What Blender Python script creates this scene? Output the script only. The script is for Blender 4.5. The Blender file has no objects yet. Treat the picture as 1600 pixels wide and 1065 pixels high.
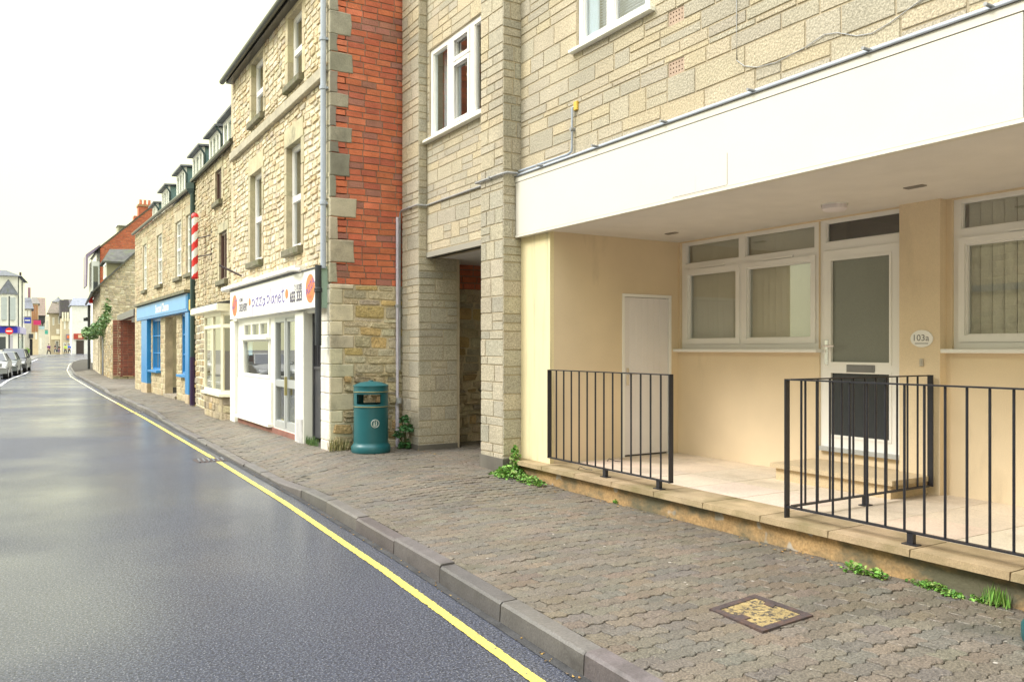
import bpy, bmesh, math, random
from mathutils import Vector, Matrix
rnd = random.Random(7)
S = bpy.context.scene
C = S.collection
R = math.radians
TH = math.atan(760/1263.0)
CT, ST = math.cos(TH), math.sin(TH)
def ray(px, py):
    u = (px-800)/1263.0; v = (545-py)/1263.0
    return (u*CT+ST, CT-u*ST, v)
def at(px, py, depth):
    r = ray(px, py); return Vector((r[0]*depth, r[1]*depth, r[2]*depth))
def lerp_nodes(nodes, y):
    if y <= nodes[0][0]: return nodes[0][1]
    for (a, b), (c, d) in zip(nodes, nodes[1:]):
        if y <= c: return b+(d-b)*(y-a)/(c-a)
    return nodes[-1][1]
def rise(y): return .013*(min(max(y, 60), 110)-60)
def road_z(y): return -1.6+rise(y)
KX = [(-8, 1.85), (0, 2.18), (3.26, 2.33), (5.56, 2.44), (8.4, 2.52), (12.5, 2.53), (20, 2.58), (32, 2.5), (53, 2.52), (71, 2.9), (84, 3.6), (92, 4.6), (97, 6), (102, 9), (106, 14), (109, 24)]
def kx(y): return lerp_nodes(KX, y)
KH = [(-8, .12), (8.2, .12), (9.6, .045), (19.3, .04), (20.6, .11), (29, .11), (30, .045), (33, .045), (34, .11), (52, .11), (54, .05), (66, .05), (70, .1)]
def ktop(y): return road_z(y)+lerp_nodes(KH, y)
WB = [(-8, -1.47), (6.8, -1.46), (7.9, -1.405), (12, -1.40), (17, -1.43), (32, -1.45)]
def pav_z(x, y):
    s = min(max((x-kx(y)-.14)/1.1, 0), 1); s = s*s*(3-2*s)
    a = ktop(y); b = lerp_nodes(WB, y)+rise(y)
    return a+(b-a)*s
LK = [(-8, -4.2), (0, -4), (30, -3.4), (50, -2.9), (70, -1.6), (90, .1), (128, 2.4), (150, 4.2), (176, 7)]
def lkx(y): return lerp_nodes(LK, y)

# ---------------------------------------------------------------- materials
def new_mat(name):
    m = bpy.data.materials.new(name); m.use_nodes = True
    nt = m.node_tree; b = nt.nodes['Principled BSDF']
    return m, nt, b
def N(nt, t, **kw):
    n = nt.nodes.new(t)
    for k, v in kw.items():
        if k in n.inputs: n.inputs[k].default_value = v
        else: setattr(n, k, v)
    return n
def ramp(nt, src, stops):
    r = nt.nodes.new('ShaderNodeValToRGB')
    el = r.color_ramp.elements
    while len(el) < len(stops): el.new(.5)
    for e, (p, c) in zip(el, stops):
        e.position = p; e.color = (c if len(c) == 4 else (*c, 1))
    nt.links.new(src, r.inputs[0]); return r
def mixc(nt, a, b, fac, mode='MIX'):
    m = nt.nodes.new('ShaderNodeMix'); m.data_type = 'RGBA'; m.blend_type = mode
    for i, s in ((6, a), (7, b), (0, fac)):
        if isinstance(s, (int, float)): m.inputs[i].default_value = s
        elif isinstance(s, tuple): m.inputs[i].default_value = (*s, 1)
        else: nt.links.new(s, m.inputs[i])
    return m.outputs[2]
def mat(name, col=(.5, .5, .5), rough=.8, var=.15, scale=3.0, bump=.15, bscale=60, bdist=.01, attr=False, metal=0, spec=.5,
        fine=.12, fscale=120, stain=None, sscale=1.5, slo=.5, shi=.7, sstretch=(1, 1, 1), speck=None, spscale=90, spth=.7, rvar=0.0):
    m, nt, b = new_mat(name); L = nt.links
    tc = N(nt, 'ShaderNodeNewGeometry').outputs['Position']
    if attr:
        a = N(nt, 'ShaderNodeAttribute'); a.attribute_name = 'Col'; base = a.outputs['Color']
    else:
        rg = N(nt, 'ShaderNodeRGB'); rg.outputs[0].default_value = (*col, 1); base = rg.outputs[0]
    n1 = N(nt, 'ShaderNodeTexNoise', Scale=scale, Detail=6.0); L.new(tc, n1.inputs['Vector'])
    r1 = ramp(nt, n1.outputs[0], [(.25, (1-var,)*3), (.75, (1+var,)*3)])
    c = mixc(nt, base, r1.outputs[0], 1.0, 'MULTIPLY')
    if fine:
        n2 = N(nt, 'ShaderNodeTexNoise', Scale=fscale, Detail=3.0); L.new(tc, n2.inputs['Vector'])
        r2 = ramp(nt, n2.outputs[0], [(.3, (1-fine*1.6,)*3), (.7, (1+fine*1.6,)*3)])
        c = mixc(nt, c, r2.outputs[0], 1.0, 'MULTIPLY')
    if speck:
        v = N(nt, 'ShaderNodeTexNoise', Scale=spscale, Detail=1.0); L.new(tc, v.inputs['Vector'])
        r3 = ramp(nt, v.outputs[0], [(spth, (0, 0, 0)), (min(spth+.04, 1), (1, 1, 1))])
        c = mixc(nt, c, speck, r3.outputs[0])
    if stain:
        mp = N(nt, 'ShaderNodeMapping'); mp.inputs['Scale'].default_value = sstretch; L.new(tc, mp.inputs['Vector'])
        n3 = N(nt, 'ShaderNodeTexNoise', Scale=sscale, Detail=7.0, Roughness=.62); L.new(mp.outputs[0], n3.inputs['Vector'])
        r4 = ramp(nt, n3.outputs[0], [(slo, (0, 0, 0)), (shi, (1, 1, 1))])
        c = mixc(nt, c, stain, r4.outputs[0])
    L.new(c, b.inputs['Base Color'])
    b.inputs['Roughness'].default_value = rough
    if rvar:
        n5 = N(nt, 'ShaderNodeTexNoise', Scale=.9, Detail=5.0); L.new(tc, n5.inputs['Vector'])
        mr = N(nt, 'ShaderNodeMapRange'); mr.inputs[1].default_value = .35; mr.inputs[2].default_value = .65
        mr.inputs[3].default_value = rough-rvar; mr.inputs[4].default_value = rough+rvar
        L.new(n5.outputs[0], mr.inputs[0]); L.new(mr.outputs[0], b.inputs['Roughness'])
    b.inputs['Metallic'].default_value = metal
    b.inputs['Specular IOR Level'].default_value = spec
    if bump:
        n4 = N(nt, 'ShaderNodeTexNoise', Scale=bscale, Detail=5.0); L.new(tc, n4.inputs['Vector'])
        bp = N(nt, 'ShaderNodeBump', Strength=bump, Distance=bdist); L.new(n4.outputs[0], bp.inputs['Height'])
        L.new(bp.outputs[0], b.inputs['Normal'])
    return m
M = {}
M['block'] = mat('reconstituted_stone', attr=True, rough=.9, var=.1, scale=2.2, fine=.2, fscale=75, bump=.7, bscale=45, bdist=.014,
                 stain=(.24, .225, .18), sscale=1.1, slo=.6, shi=.92, sstretch=(1, 1, .5))
M['block_mortar'] = mat('buff_mortar', (.44, .375, .265), rough=.95, var=.2, bump=.3)
M['brick'] = mat('red_brick', attr=True, rough=.9, var=.2, scale=6, fine=.14, fscale=110, bump=.6, bscale=40, bdist=.012)
M['brick_mortar'] = mat('brick_mortar', (.25, .19, .14), rough=.95, var=.25, bump=.5)
M['rubble'] = mat('rubble_stone', attr=True, rough=.92, var=.2, scale=5, fine=.16, fscale=70, bump=.9, bscale=22, bdist=.03,
                  stain=(.2, .18, .13), sscale=1.6, slo=.6, shi=.88)
M['rubble_mortar'] = mat('lime_mortar', (.54, .46, .31), rough=.95, var=.3, bump=.8, bscale=25, bdist=.02)
M['render'] = mat('cream_render', (.73, .60, .42), rough=.88, var=.09, scale=1.2, fine=.04, fscale=150, bump=.35, bscale=130, bdist=.004,
                  stain=(.46, .37, .25), sscale=1.6, slo=.6, shi=.92, sstretch=(1.5, 1.5, .4))
M['render_pale'] = mat('pale_cream_render', (.78, .68, .42), rough=.88, var=.06, scale=1.2, fine=.04, bump=.35, bscale=130, bdist=.004,
                  stain=(.42, .38, .24), sscale=5, slo=.52, shi=.8, sstretch=(3, 3, .18))
M['fascia'] = mat('white_painted_board', (.68, .655, .585), rough=.55, var=.03, scale=1.0, fine=.01, bump=.12, bscale=5, bdist=.02,
                  stain=(.72, .66, .58), sscale=1.6, slo=.68, shi=.95, sstretch=(1, .35, 3))
M['soffit'] = mat('soffit_paint', (.72, .69, .65), rough=.8, var=.06, fine=.02, bump=.1)
M['upvc'] = mat('white_plastic_frame', (.86, .85, .82), rough=.35, var=.02, fine=0, bump=0)
M['whitewood'] = mat('white_gloss_paint', (.86, .86, .78), rough=.4, var=.04, scale=4, fine=.02, bump=.1, bscale=20,
                     stain=(.45, .42, .34), sscale=4, slo=.68, shi=.85)
M['cream'] = mat('cream_gloss_paint', (.84, .79, .6), rough=.4, var=.03, fine=.02, bump=.05)
M['cupboard'] = mat('lilac_white_door_paint', (.78, .75, .76), rough=.5, var=.03, fine=.02, bump=.05)
M['alu'] = mat('grey_aluminium', (.48, .5, .5), rough=.4, var=.05, fine=.02, bump=0, metal=.3)
M['black'] = mat('black_paint', (.016, .017, .024), rough=.4, var=.25, scale=20, fine=.1, bump=.2, bscale=120)
M['charcoal'] = mat('charcoal_paint', (.05, .052, .06), rough=.5, var=.25, scale=5, fine=.1, bump=.2, bscale=60, stain=(.09, .085, .085), sscale=3)
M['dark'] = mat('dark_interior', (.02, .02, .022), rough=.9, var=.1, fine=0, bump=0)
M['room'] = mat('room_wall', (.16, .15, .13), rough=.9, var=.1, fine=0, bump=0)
M['blind'] = mat('vertical_blind_fabric', (.66, .63, .52), rough=.9, var=.05, fine=.05, bump=.1)
M['blind_blue'] = mat('venetian_blind', (.7, .72, .78), rough=.5, var=.03, fine=0, bump=0)
M['curtain'] = mat('curtain_cloth', (.72, .8, .84), rough=.9, var=.1, fine=.05, bump=.1)
M['asphalt'] = mat('wet_asphalt', (.046, .053, .078), rough=.62, var=.12, scale=.5, fine=.45, fscale=55, bump=1.0, bscale=70, bdist=.02,
                   speck=(.19, .20, .225), spscale=95, spth=.60, spec=.4)
_nt = M['asphalt'].node_tree; _b = _nt.nodes['Principled BSDF']; _b.inputs['Coat Roughness'].default_value = .16
_n = N(_nt, 'ShaderNodeTexNoise', Scale=.35, Detail=4.0); _g = N(_nt, 'ShaderNodeNewGeometry'); _nt.links.new(_g.outputs['Position'], _n.inputs['Vector'])
_r = ramp(_nt, _n.outputs[0], [(.35, (.12, .12, .12)), (.65, (.8, .8, .8))]); _nt.links.new(_r.outputs[0], _b.inputs['Coat Weight'])
_n2 = N(_nt, 'ShaderNodeTexNoise', Scale=45.0, Detail=2.0); _nt.links.new(_g.outputs['Position'], _n2.inputs['Vector'])
_bp = N(_nt, 'ShaderNodeBump', Strength=.35, Distance=.006); _nt.links.new(_n2.outputs[0], _bp.inputs['Height']); _nt.links.new(_bp.outputs[0], _b.inputs['Coat Normal'])
M['paver'] = mat('concrete_paver', attr=True, rough=.55, var=.14, scale=1.6, fine=.32, fscale=90, bump=.9, bscale=80, bdist=.008,
                 speck=(.40, .33, .24), spscale=170, spth=.69, rvar=.14, stain=(.07, .075, .05), sscale=1.1, slo=.6, shi=.8)
M['joint'] = mat('paver_joint', (.05, .045, .035), rough=.95, var=.35, scale=8, bump=.5)
M['kerb'] = mat('kerb_concrete', attr=True, rough=.5, var=.2, scale=5, fine=.12, fscale=90, bump=.45, bscale=60, bdist=.006,
                stain=(.06, .055, .05), sscale=3, slo=.58, shi=.78, rvar=.12)
M['gutterdirt'] = mat('gutter_grit', (.05, .05, .05), rough=.9, var=.4, scale=9, bump=.7)
M['yellow'] = mat('yellow_road_paint', (.74, .62, .12), rough=.55, var=.1, scale=6, fine=.1, fscale=160, bump=.5, bscale=90,
                  stain=(.10, .10, .10), sscale=50, slo=.55, shi=.66)
M['whiteline'] = mat('white_road_paint', (.8, .8, .78), rough=.5, var=.1, bump=.4)
M['plinth'] = mat('stained_concrete_plinth', (.40, .26, .12), rough=.9, var=.25, scale=3, fine=.14, fscale=60, bump=.9, bscale=22, bdist=.012,
                  stain=(.135, .125, .08), sscale=1.7, slo=.46, shi=.6, sstretch=(1, 1, 1.6), speck=(.42, .38, .32), spscale=7, spth=.66)
M['coping'] = mat('stone_coping', attr=True, rough=.8, var=.2, scale=4, fine=.12, bump=.5, bscale=40, bdist=.006,
                  stain=(.20, .16, .075), sscale=2.4, slo=.44, shi=.68)
M['slab'] = mat('terrace_slab', attr=True, rough=.8, var=.12, scale=2.5, fine=.08, fscale=90, bump=.3, bscale=70, bdist=.004,
                stain=(.33, .26, .17), sscale=1.4, slo=.55, shi=.8)
M['dressed'] = mat('dressed_stone', attr=True, rough=.9, var=.2, scale=5, fine=.13, bump=.5, bscale=40, bdist=.01,
                   stain=(.14, .13, .10), sscale=2.3, slo=.56, shi=.8)
M['mosssill'] = mat('weathered_sill_stone', (.19, .175, .12), rough=.95, var=.3, scale=9, bump=.7, stain=(.1, .12, .04), sscale=7)
M['slate'] = mat('stone_slate_roof', attr=True, rough=.85, var=.3, scale=4, bump=.6, bscale=30, stain=(.1, .12, .05), sscale=2.5, slo=.5, shi=.75)
M['lead'] = mat('lead_flashing', (.14, .15, .16), rough=.6, var=.25, scale=4, bump=.3)
M['pipe'] = mat('grey_pipe_paint', (.40, .45, .52), rough=.45, var=.1, scale=4, fine=.03, bump=.1)
M['pipe_lilac'] = mat('pale_pipe_paint', (.55, .52, .6), rough=.5, var=.12, bump=.1)
M['conduit'] = mat('galvanised_conduit', (.36, .37, .38), rough=.5, var=.2, scale=9, metal=.3, bump=.1)
M['pipe_dark'] = mat('dark_pipe_paint', (.03, .035, .04), rough=.5, var=.3, scale=6, bump=.2, stain=(.45, .45, .45), sscale=16, slo=.66, shi=.7)
M['teal'] = mat('teal_bin_plastic', (.012, .105, .12), rough=.38, var=.12, scale=4, fine=.05, bump=.12, bscale=60)
M['gold'] = mat('gold_band', (.5, .42, .2), rough=.4, var=.1, metal=.5, bump=0)
M['blue'] = mat('blue_gloss_paint', (.02, .22, .52), rough=.3, var=.08, fine=.02, bump=.03)
M['bluelight'] = mat('pale_blue_board', (.16, .38, .66), rough=.4, var=.05, fine=.02, bump=.03)
M['signwhite'] = mat('white_sign_board', (.9, .89, .84), rough=.35, var=.02, fine=0, bump=0)
M['signgreen'] = mat('sign_end_green', (.3, .42, .34), rough=.5, var=.05, bump=0)
M['purple'] = mat('purple_lettering', (.12, .09, .42), rough=.4, var=.02, fine=0, bump=0)
M['slateletter'] = mat('dark_grey_lettering', (.07, .06, .13), rough=.4, var=.02, fine=0, bump=0)
M['orange'] = mat('orange_disc', (.85, .2, .06), rough=.4, var=.02, fine=0, bump=0)
M['pinkred'] = mat('pink_disc_lettering', (.75, .1, .1), rough=.4, var=.02, fine=0, bump=0)
M['red'] = mat('red_paint', (.72, .03, .03), rough=.4, var=.05, fine=0, bump=0)
M['white'] = mat('white_paint', (.85, .85, .8), rough=.4, var=.03, fine=0, bump=0)
M['grey_text'] = mat('grey_lettering', (.16, .15, .15), rough=.5, var=.02, fine=0, bump=0)
M['yellowbox'] = mat('yellow_plastic', (.7, .46, .08), rough=.4, var=.05, fine=0, bump=0)
M['rust'] = mat('rusty_iron', (.06, .045, .045), rough=.7, var=.35, scale=18, fine=.2, bump=.8, bscale=60, bdist=.006, stain=(.11, .06, .04), sscale=9)
M['manhole'] = mat('yellow_flecked_infill', (.31, .235, .10), rough=.85, var=.35, scale=9, fine=.2, bump=.8, bscale=60, bdist=.006,
                   stain=(.06, .05, .04), sscale=38, slo=.5, shi=.58)
M['leaf'] = mat('weed_leaf', attr=True, rough=.6, var=.3, scale=20, fine=0, bump=0)
M['leaf'].node_tree.nodes['Principled BSDF'].inputs['Subsurface Weight'].default_value = 0
M['stem'] = mat('weed_stem', (.1, .12, .04), rough=.8)
M['airbrick'] = mat('terracotta_air_brick', (.44, .33, .25), rough=.9, var=.15, bump=.4)
M['tyre'] = mat('tyre_rubber', (.02, .02, .02), rough=.8, bump=0)
M['chrome'] = mat('bright_metal', (.75, .75, .75), rough=.2, metal=.9, fine=0, bump=0)
M['lampglass'] = mat('light_diffuser', (.75, .7, .72), rough=.4, fine=0, bump=0)
def glass(name, tint=(.75, .8, .78), extra=0.0, rough=.01, ior=1.52):
    m, nt, b = new_mat(name); nt.nodes.remove(b)
    out = nt.nodes['Material Output']
    fr = N(nt, 'ShaderNodeFresnel', IOR=ior)
    ad = N(nt, 'ShaderNodeMath'); ad.operation = 'ADD'; ad.inputs[1].default_value = extra
    nt.links.new(fr.outputs[0], ad.inputs[0])
    t = N(nt, 'ShaderNodeBsdfTransparent'); t.inputs[0].default_value = (*tint, 1)
    g = N(nt, 'ShaderNodeBsdfGlossy', Roughness=rough); g.inputs[0].default_value = (1, 1, 1, 1)
    mx = N(nt, 'ShaderNodeMixShader')
    ge = N(nt, 'ShaderNodeNewGeometry'); iv = N(nt, 'ShaderNodeMath'); iv.operation = 'SUBTRACT'; iv.inputs[0].default_value = 1; nt.links.new(ge.outputs['Backfacing'], iv.inputs[1])
    mu = N(nt, 'ShaderNodeMath'); mu.operation = 'MULTIPLY'; nt.links.new(ad.outputs[0], mu.inputs[0]); nt.links.new(iv.outputs[0], mu.inputs[1])
    nt.links.new(mu.outputs[0], mx.inputs[0]); nt.links.new(t.outputs[0], mx.inputs[1]); nt.links.new(g.outputs[0], mx.inputs[2])
    nt.links.new(mx.outputs[0], out.inputs[0]); return m
M['glass'] = glass('window_glass', tint=(.93, .95, .95), extra=.15)
M['glass_dark'] = glass('dark_window_glass', tint=(.35, .4, .4), extra=.1)
M['glass_obscure'] = mat('obscured_door_glass', (.20, .21, .18), rough=.22, var=.1, scale=1.5, fine=.04, bump=.1, bscale=200, spec=.6)
def paint(name, col, rough=.3, **k):
    if name not in M: M[name] = mat(name, col, rough=rough, var=k.get('var', .06), fine=k.get('fine', .02), bump=k.get('bump', 0.05))
    return M[name]

# ---------------------------------------------------------------- mesh builder
class MB:
    def __init__(s): s.v = []; s.f = []; s.c = []; s.col = (.5, .5, .5)
    def poly(s, pts, col=None):
        i = len(s.v); s.v += [tuple(p) for p in pts]; s.f.append(tuple(range(i, i+len(pts)))); s.c.append(col or s.col)
    def raw(s, verts, faces, col=None):
        i = len(s.v); s.v += [tuple(p) for p in verts]
        for f in faces: s.f.append(tuple(a+i for a in f)); s.c.append(col or s.col)
    def hexa(s, p, col=None):   # 8 points: bottom 4, top 4
        s.raw(p, [(0, 3, 2, 1), (4, 5, 6, 7), (0, 1, 5, 4), (1, 2, 6, 5), (2, 3, 7, 6), (3, 0, 4, 7)], col)
    def box(s, x0, x1, y0, y1, z0, z1, col=None):
        s.hexa([(x0, y0, z0), (x1, y0, z0), (x1, y1, z0), (x0, y1, z0), (x0, y0, z1), (x1, y0, z1), (x1, y1, z1), (x0, y1, z1)], col)
    def fbox(s, F, u0, u1, z0, z1, w0, w1, col=None):
        q = [(u0, z0), (u1, z0), (u1, z1), (u0, z1)]
        s.hexa([F.p(a, b, w0) for a, b in q]+[F.p(a, b, w1) for a, b in q], col)
    def cbox(s, F, u0, u1, z0, z1, w0, w1, ch=.004, col=None):   # front edges chamfered
        q = [(u0, z0), (u1, z0), (u1, z1), (u0, z1)]; k = [(u0+ch, z0+ch), (u1-ch, z0+ch), (u1-ch, z1-ch), (u0+ch, z1-ch)]
        P = [F.p(a, b, w0) for a, b in q]+[F.p(a, b, w1-ch) for a, b in q]+[F.p(a, b, w1) for a, b in k]
        s.raw(P, [(8, 9, 10, 11)]+[(i, (i+1) % 4, 4+(i+1) % 4, 4+i) for i in range(4)]+[(4+i, 4+(i+1) % 4, 8+(i+1) % 4, 8+i) for i in range(4)]+[(3, 2, 1, 0)], col)
    def tube(s, pts, r, n=10, col=None, cap=True):
        pts = [Vector(p) for p in pts]; rings = []
        rr = r if isinstance(r, (list, tuple)) else [r]*len(pts)
        for i, p in enumerate(pts):
            d = (pts[min(i+1, len(pts)-1)]-pts[max(i-1, 0)]).normalized()
            a = d.cross(Vector((0, 0, 1)));
            if a.length < .01: a = d.cross(Vector((0, 1, 0)))
            a.normalize(); b = d.cross(a)
            rings.append([p+(a*math.cos(2*math.pi*k/n)+b*math.sin(2*math.pi*k/n))*rr[i] for k in range(n)])
        V = [q for ring in rings for q in ring]; Fc = []
        for i in range(len(pts)-1):
            for k in range(n): Fc.append((i*n+k, i*n+(k+1) % n, (i+1)*n+(k+1) % n, (i+1)*n+k))
        if cap: Fc += [tuple(range(n-1, -1, -1)), tuple(range((len(pts)-1)*n, len(pts)*n))]
        s.raw(V, Fc, col)
    def lathe(s, prof, cx, cy, z0, n=32, col=None, skip=None):
        V = []; Fc = []
        for r, z in prof: V += [(cx+r*math.cos(2*math.pi*k/n), cy+r*math.sin(2*math.pi*k/n), z0+z) for k in range(n)]
        for i in range(len(prof)-1):
            for k in range(n):
                if skip and skip(i, k): continue
                Fc.append((i*n+k, i*n+(k+1) % n, (i+1)*n+(k+1) % n, (i+1)*n+k))
        s.raw(V, Fc, col)
    def disc(s, F, u, z, ru, rz, w0, w1, n=28, col=None):
        a = [(u+ru*math.cos(2*math.pi*k/n), z+rz*math.sin(2*math.pi*k/n)) for k in range(n)]
        s.extr(F, a, w0, w1, col)
    def extr(s, F, poly, w0, w1, col=None):
        n = len(poly); V = [F.p(a, b, w0) for a, b in poly]+[F.p(a, b, w1) for a, b in poly]
        s.raw(V, [tuple(range(n-1, -1, -1)), tuple(range(n, 2*n))]+[(i, (i+1) % n, n+(i+1) % n, n+i) for i in range(n)], col)
    def build(s, name, m, parent=None, smooth=False, loc=None, fixn=True):
        me = bpy.data.meshes.new(name)
        o = Vector(loc) if loc is not None else (Vector(parent['_w']) if parent is not None else Vector((0, 0, 0)))
        me.from_pydata([(a-o.x, b-o.y, c-o.z) for a, b, c in s.v], [], s.f)
        if s.f:
            at_ = me.color_attributes.new('Col', 'FLOAT_COLOR', 'CORNER'); buf = []
            for f, c in zip(s.f, s.c): buf += [c[0], c[1], c[2], 1.0]*len(f)
            at_.data.foreach_set('color', buf)
            if smooth: me.polygons.foreach_set('use_smooth', [True]*len(s.f))
        if fixn and len(s.f) < 60000:
            bm = bmesh.new(); bm.from_mesh(me); bmesh.ops.recalc_face_normals(bm, faces=bm.faces); bm.to_mesh(me); bm.free()
        me.materials.append(m)
        ob = bpy.data.objects.new(name, me); C.objects.link(ob)
        ob['_w'] = tuple(o)
        if parent is not None:
            ob.parent = parent; ob.location = o-Vector(parent['_w'])
        else: ob.location = o
        if smooth:
            try:
                md = ob.modifiers.new('edges', 'EDGE_SPLIT'); md.split_angle = R(40)
            except Exception: pass
        return ob
def tag(o, label=None, cat=None, group=None, kind=None):
    if label: o['label'] = label
    if cat: o['category'] = cat
    if group: o['group'] = group
    if kind: o['kind'] = kind
    return o
def thing(name, label, cat, loc, group=None):
    o = bpy.data.objects.new(name, None); o.empty_display_size = .2; C.objects.link(o); o.location = loc; o['_w'] = tuple(loc)
    return tag(o, label, cat, group)
class Fac:
    """a vertical facade frame: u along the wall, z up, w outwards"""
    def __init__(s, ox, oy, ux, uy, nx, ny, sgn):
        l = math.hypot(ux, uy); s.o = (ox, oy); s.u = (ux/l, uy/l); l = math.hypot(nx, ny); s.n = (nx/l, ny/l); s.sgn = sgn
    def p(s, u, z, w=0): return (s.o[0]+s.u[0]*u+s.n[0]*w, s.o[1]+s.u[1]*u+s.n[1]*w, z)
    def px(s, px, py, w=0):
        r = ray(px, py); ox, oy = s.o[0]+s.n[0]*w, s.o[1]+s.n[1]*w
        t = (ox*s.n[0]+oy*s.n[1])/(r[0]*s.n[0]+r[1]*s.n[1])
        x, y = r[0]*t, r[1]*t
        return ((x-ox)*s.u[0]+(y-oy)*s.u[1], r[2]*t)
    def U(s, px, w=0): return s.px(px, 545, w)[0]
    def off(s, w): return Fac(s.o[0]+s.n[0]*w, s.o[1]+s.n[1]*w, *s.u, *s.n, s.sgn)
def XF(x): return Fac(x, 0, 0, 1, -1, 0, -1)     # faces the street
def YF(y): return Fac(0, y, 1, 0, 0, -1, 1)      # faces back down the street
def panel(mb, F, u0, u1, z0, z1, holes, w0, w1, col=None):
    """rectangle with rectangular holes, front at w1, back at w0, with rims and reveals"""
    us = sorted({u0, u1, *[min(max(h[i], u0), u1) for h in holes for i in (0, 1)]})
    zs = sorted({z0, z1, *[min(max(h[i], z0), z1) for h in holes for i in (2, 3)]})
    for za, zb in zip(zs, zs[1:]):
        run = None
        for ua, ub in zip(us, us[1:]):
            cu, cz = (ua+ub)/2, (za+zb)/2
            solid = not any(h[0] < cu < h[1] and h[2] < cz < h[3] for h in holes)
            if solid: run = [run[0], ub] if run else [ua, ub]
            if run and (not solid or ub == us[-1]):
                a, b = run; mb.poly([F.p(a, za, w1), F.p(b, za, w1), F.p(b, zb, w1), F.p(a, zb, w1)], col); run = None
    for (a, b, c, d) in [(u0, u1, z0, z1)]+list(holes):
        a, b = max(a, u0), min(b, u1); c, d = max(c, z0), min(d, z1)
        q = [(a, c), (b, c), (b, d), (a, d)]
        for i in range(4):
            (p, r), (s_, t) = q[i], q[(i+1) % 4]
            mb.poly([F.p(p, r, w0), F.p(s_, t, w0), F.p(s_, t, w1), F.p(p, r, w1)], col)
def blocks(mb, F, u0, u1, z0, z1, hs, ls, joint, proud, holes, cfn, rg, split=0, rough=0, warp=0, ch=.004, noedge=False):
    zs = [z0]
    while zs[-1] < z1-.04: zs.append(zs[-1]+rg.choice(hs)*rg.uniform(.94, 1.06))
    zs[-1] = z1
    edges = set() if noedge else {round(e, 4) for h in holes for e in (h[2], h[3]) if z0 < e < z1}
    for e in edges:
        k = min(range(len(zs)), key=lambda i: abs(zs[i]-e))
        if abs(zs[k]-e) < .05 and 0 < k < len(zs)-1: zs[k] = e
        else: zs.append(e); zs.sort()
    def wp(u, z):
        if not warp: return u, z
        return (u+warp*.6*math.sin(z*5.1+u*2.3), z+warp*(math.sin(u*3.7+z*1.9)+.6*math.sin(u*8.3-z*3.1)))
    jh = joint/2
    for za, zb in zip(zs, zs[1:]):
        if zb-za < .02: continue
        segs = [(u0, u1)]
        for h in holes:
            if h[2] < (za+zb)/2 < h[3]:
                ns = []
                for a, b in segs:
                    if h[1] <= a or h[0] >= b: ns.append((a, b)); continue
                    if h[0] > a: ns.append((a, h[0]))
                    if h[1] < b: ns.append((h[1], b))
                segs = ns
        for a, b in segs:
            p = a
            while p < b-.001:
                q = p+rg.uniform(*ls)
                if b-q < ls[0]*.6: q = b
                rows = [(za, zb)]
                if split and zb-za > .13 and rg.random() < split: m_ = za+(zb-za)*rg.uniform(.45, .55); rows = [(za, m_), (m_, zb)]
                for c, d in rows:
                    col = cfn(rg); pr = proud*rg.uniform(.7, 1.15)
                    a0, a1, c0, c1 = p+jh, q-jh, c+jh, d-jh
                    if a1-a0 < .01 or c1-c0 < .008: continue
                    if rough:
                        cu, cz = (a0+a1)/2, (c0+c1)/2; hw, hh = (a1-a0)/2, (c1-c0)/2; o = []
                        for (sx, sy) in ((-1, -.8), (-.86, -1), (.86, -1), (1, -.8), (1, .8), (.86, 1), (-.86, 1), (-1, .8)):
                            o.append((cu+hw*sx*(1-rg.random()*rough), cz+hh*sy*(1-rg.random()*rough)))
                        pr = proud*rg.uniform(.3, 1.3); i_ = .84
                        outer = [F.p(*wp(x, y), -.004) for x, y in o]
                        mid = [F.p(*wp(cu+(x-cu)*.97, cz+(y-cz)*.96), pr*.7) for x, y in o]
                        inn = [F.p(*wp(cu+(x-cu)*i_, cz+(y-cz)*i_), pr*rg.uniform(.95, 1.25)) for x, y in o]
                        mb.raw(outer+mid+inn, [tuple(range(16, 24))]+[(i, (i+1) % 8, 8+(i+1) % 8, 8+i) for i in range(8)]+[(8+i, 8+(i+1) % 8, 16+(i+1) % 8, 16+i) for i in range(8)], col)
                    else:
                        o = [(a0, c0), (a1, c0), (a1, c1), (a0, c1)]
                        k = [(a0+ch, c0+ch), (a1-ch, c0+ch), (a1-ch, c1-ch), (a0+ch, c1-ch)]
                        mb.raw([F.p(*wp(x, y), -.004) for x, y in o]+[F.p(*wp(x, y), pr) for x, y in k],
                               [(4, 5, 6, 7)]+[(i, (i+1) % 4, 4+(i+1) % 4, 4+i) for i in range(4)], col)
                p = q
def jit(c, rg, a=.1, h=.03):
    k = rg.uniform(1-a, 1+a); return tuple(max(x*k*rg.uniform(1-h, 1+h), .005) for x in c)
def c_block(rg):
    return jit(rg.choice([(.45, .40, .295), (.48, .42, .30), (.43, .39, .30), (.49, .42, .285), (.40, .365, .285)]), rg, .05, .01)
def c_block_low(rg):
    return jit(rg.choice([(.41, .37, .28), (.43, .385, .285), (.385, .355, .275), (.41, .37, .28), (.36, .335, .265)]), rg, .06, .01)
def c_brick(rg):
    return jit(rg.choice([(.50, .145, .07), (.54, .16, .075), (.47, .13, .07), (.55, .175, .09), (.42, .12, .07), (.51, .15, .07), (.34, .15, .11)]), rg, .10, .04)
def c_rub(rg):
    return jit(rg.choice([(.66, .58, .42), (.62, .54, .37), (.68, .61, .46), (.57, .49, .34), (.53, .47, .36), (.70, .62, .45), (.60, .48, .30)]), rg, .10)
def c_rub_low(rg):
    return jit(rg.choice([(.42, .35, .22), (.36, .30, .2), (.46, .38, .24), (.30, .26, .19), (.40, .29, .14), (.50, .43, .29)]), rg, .18)
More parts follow.
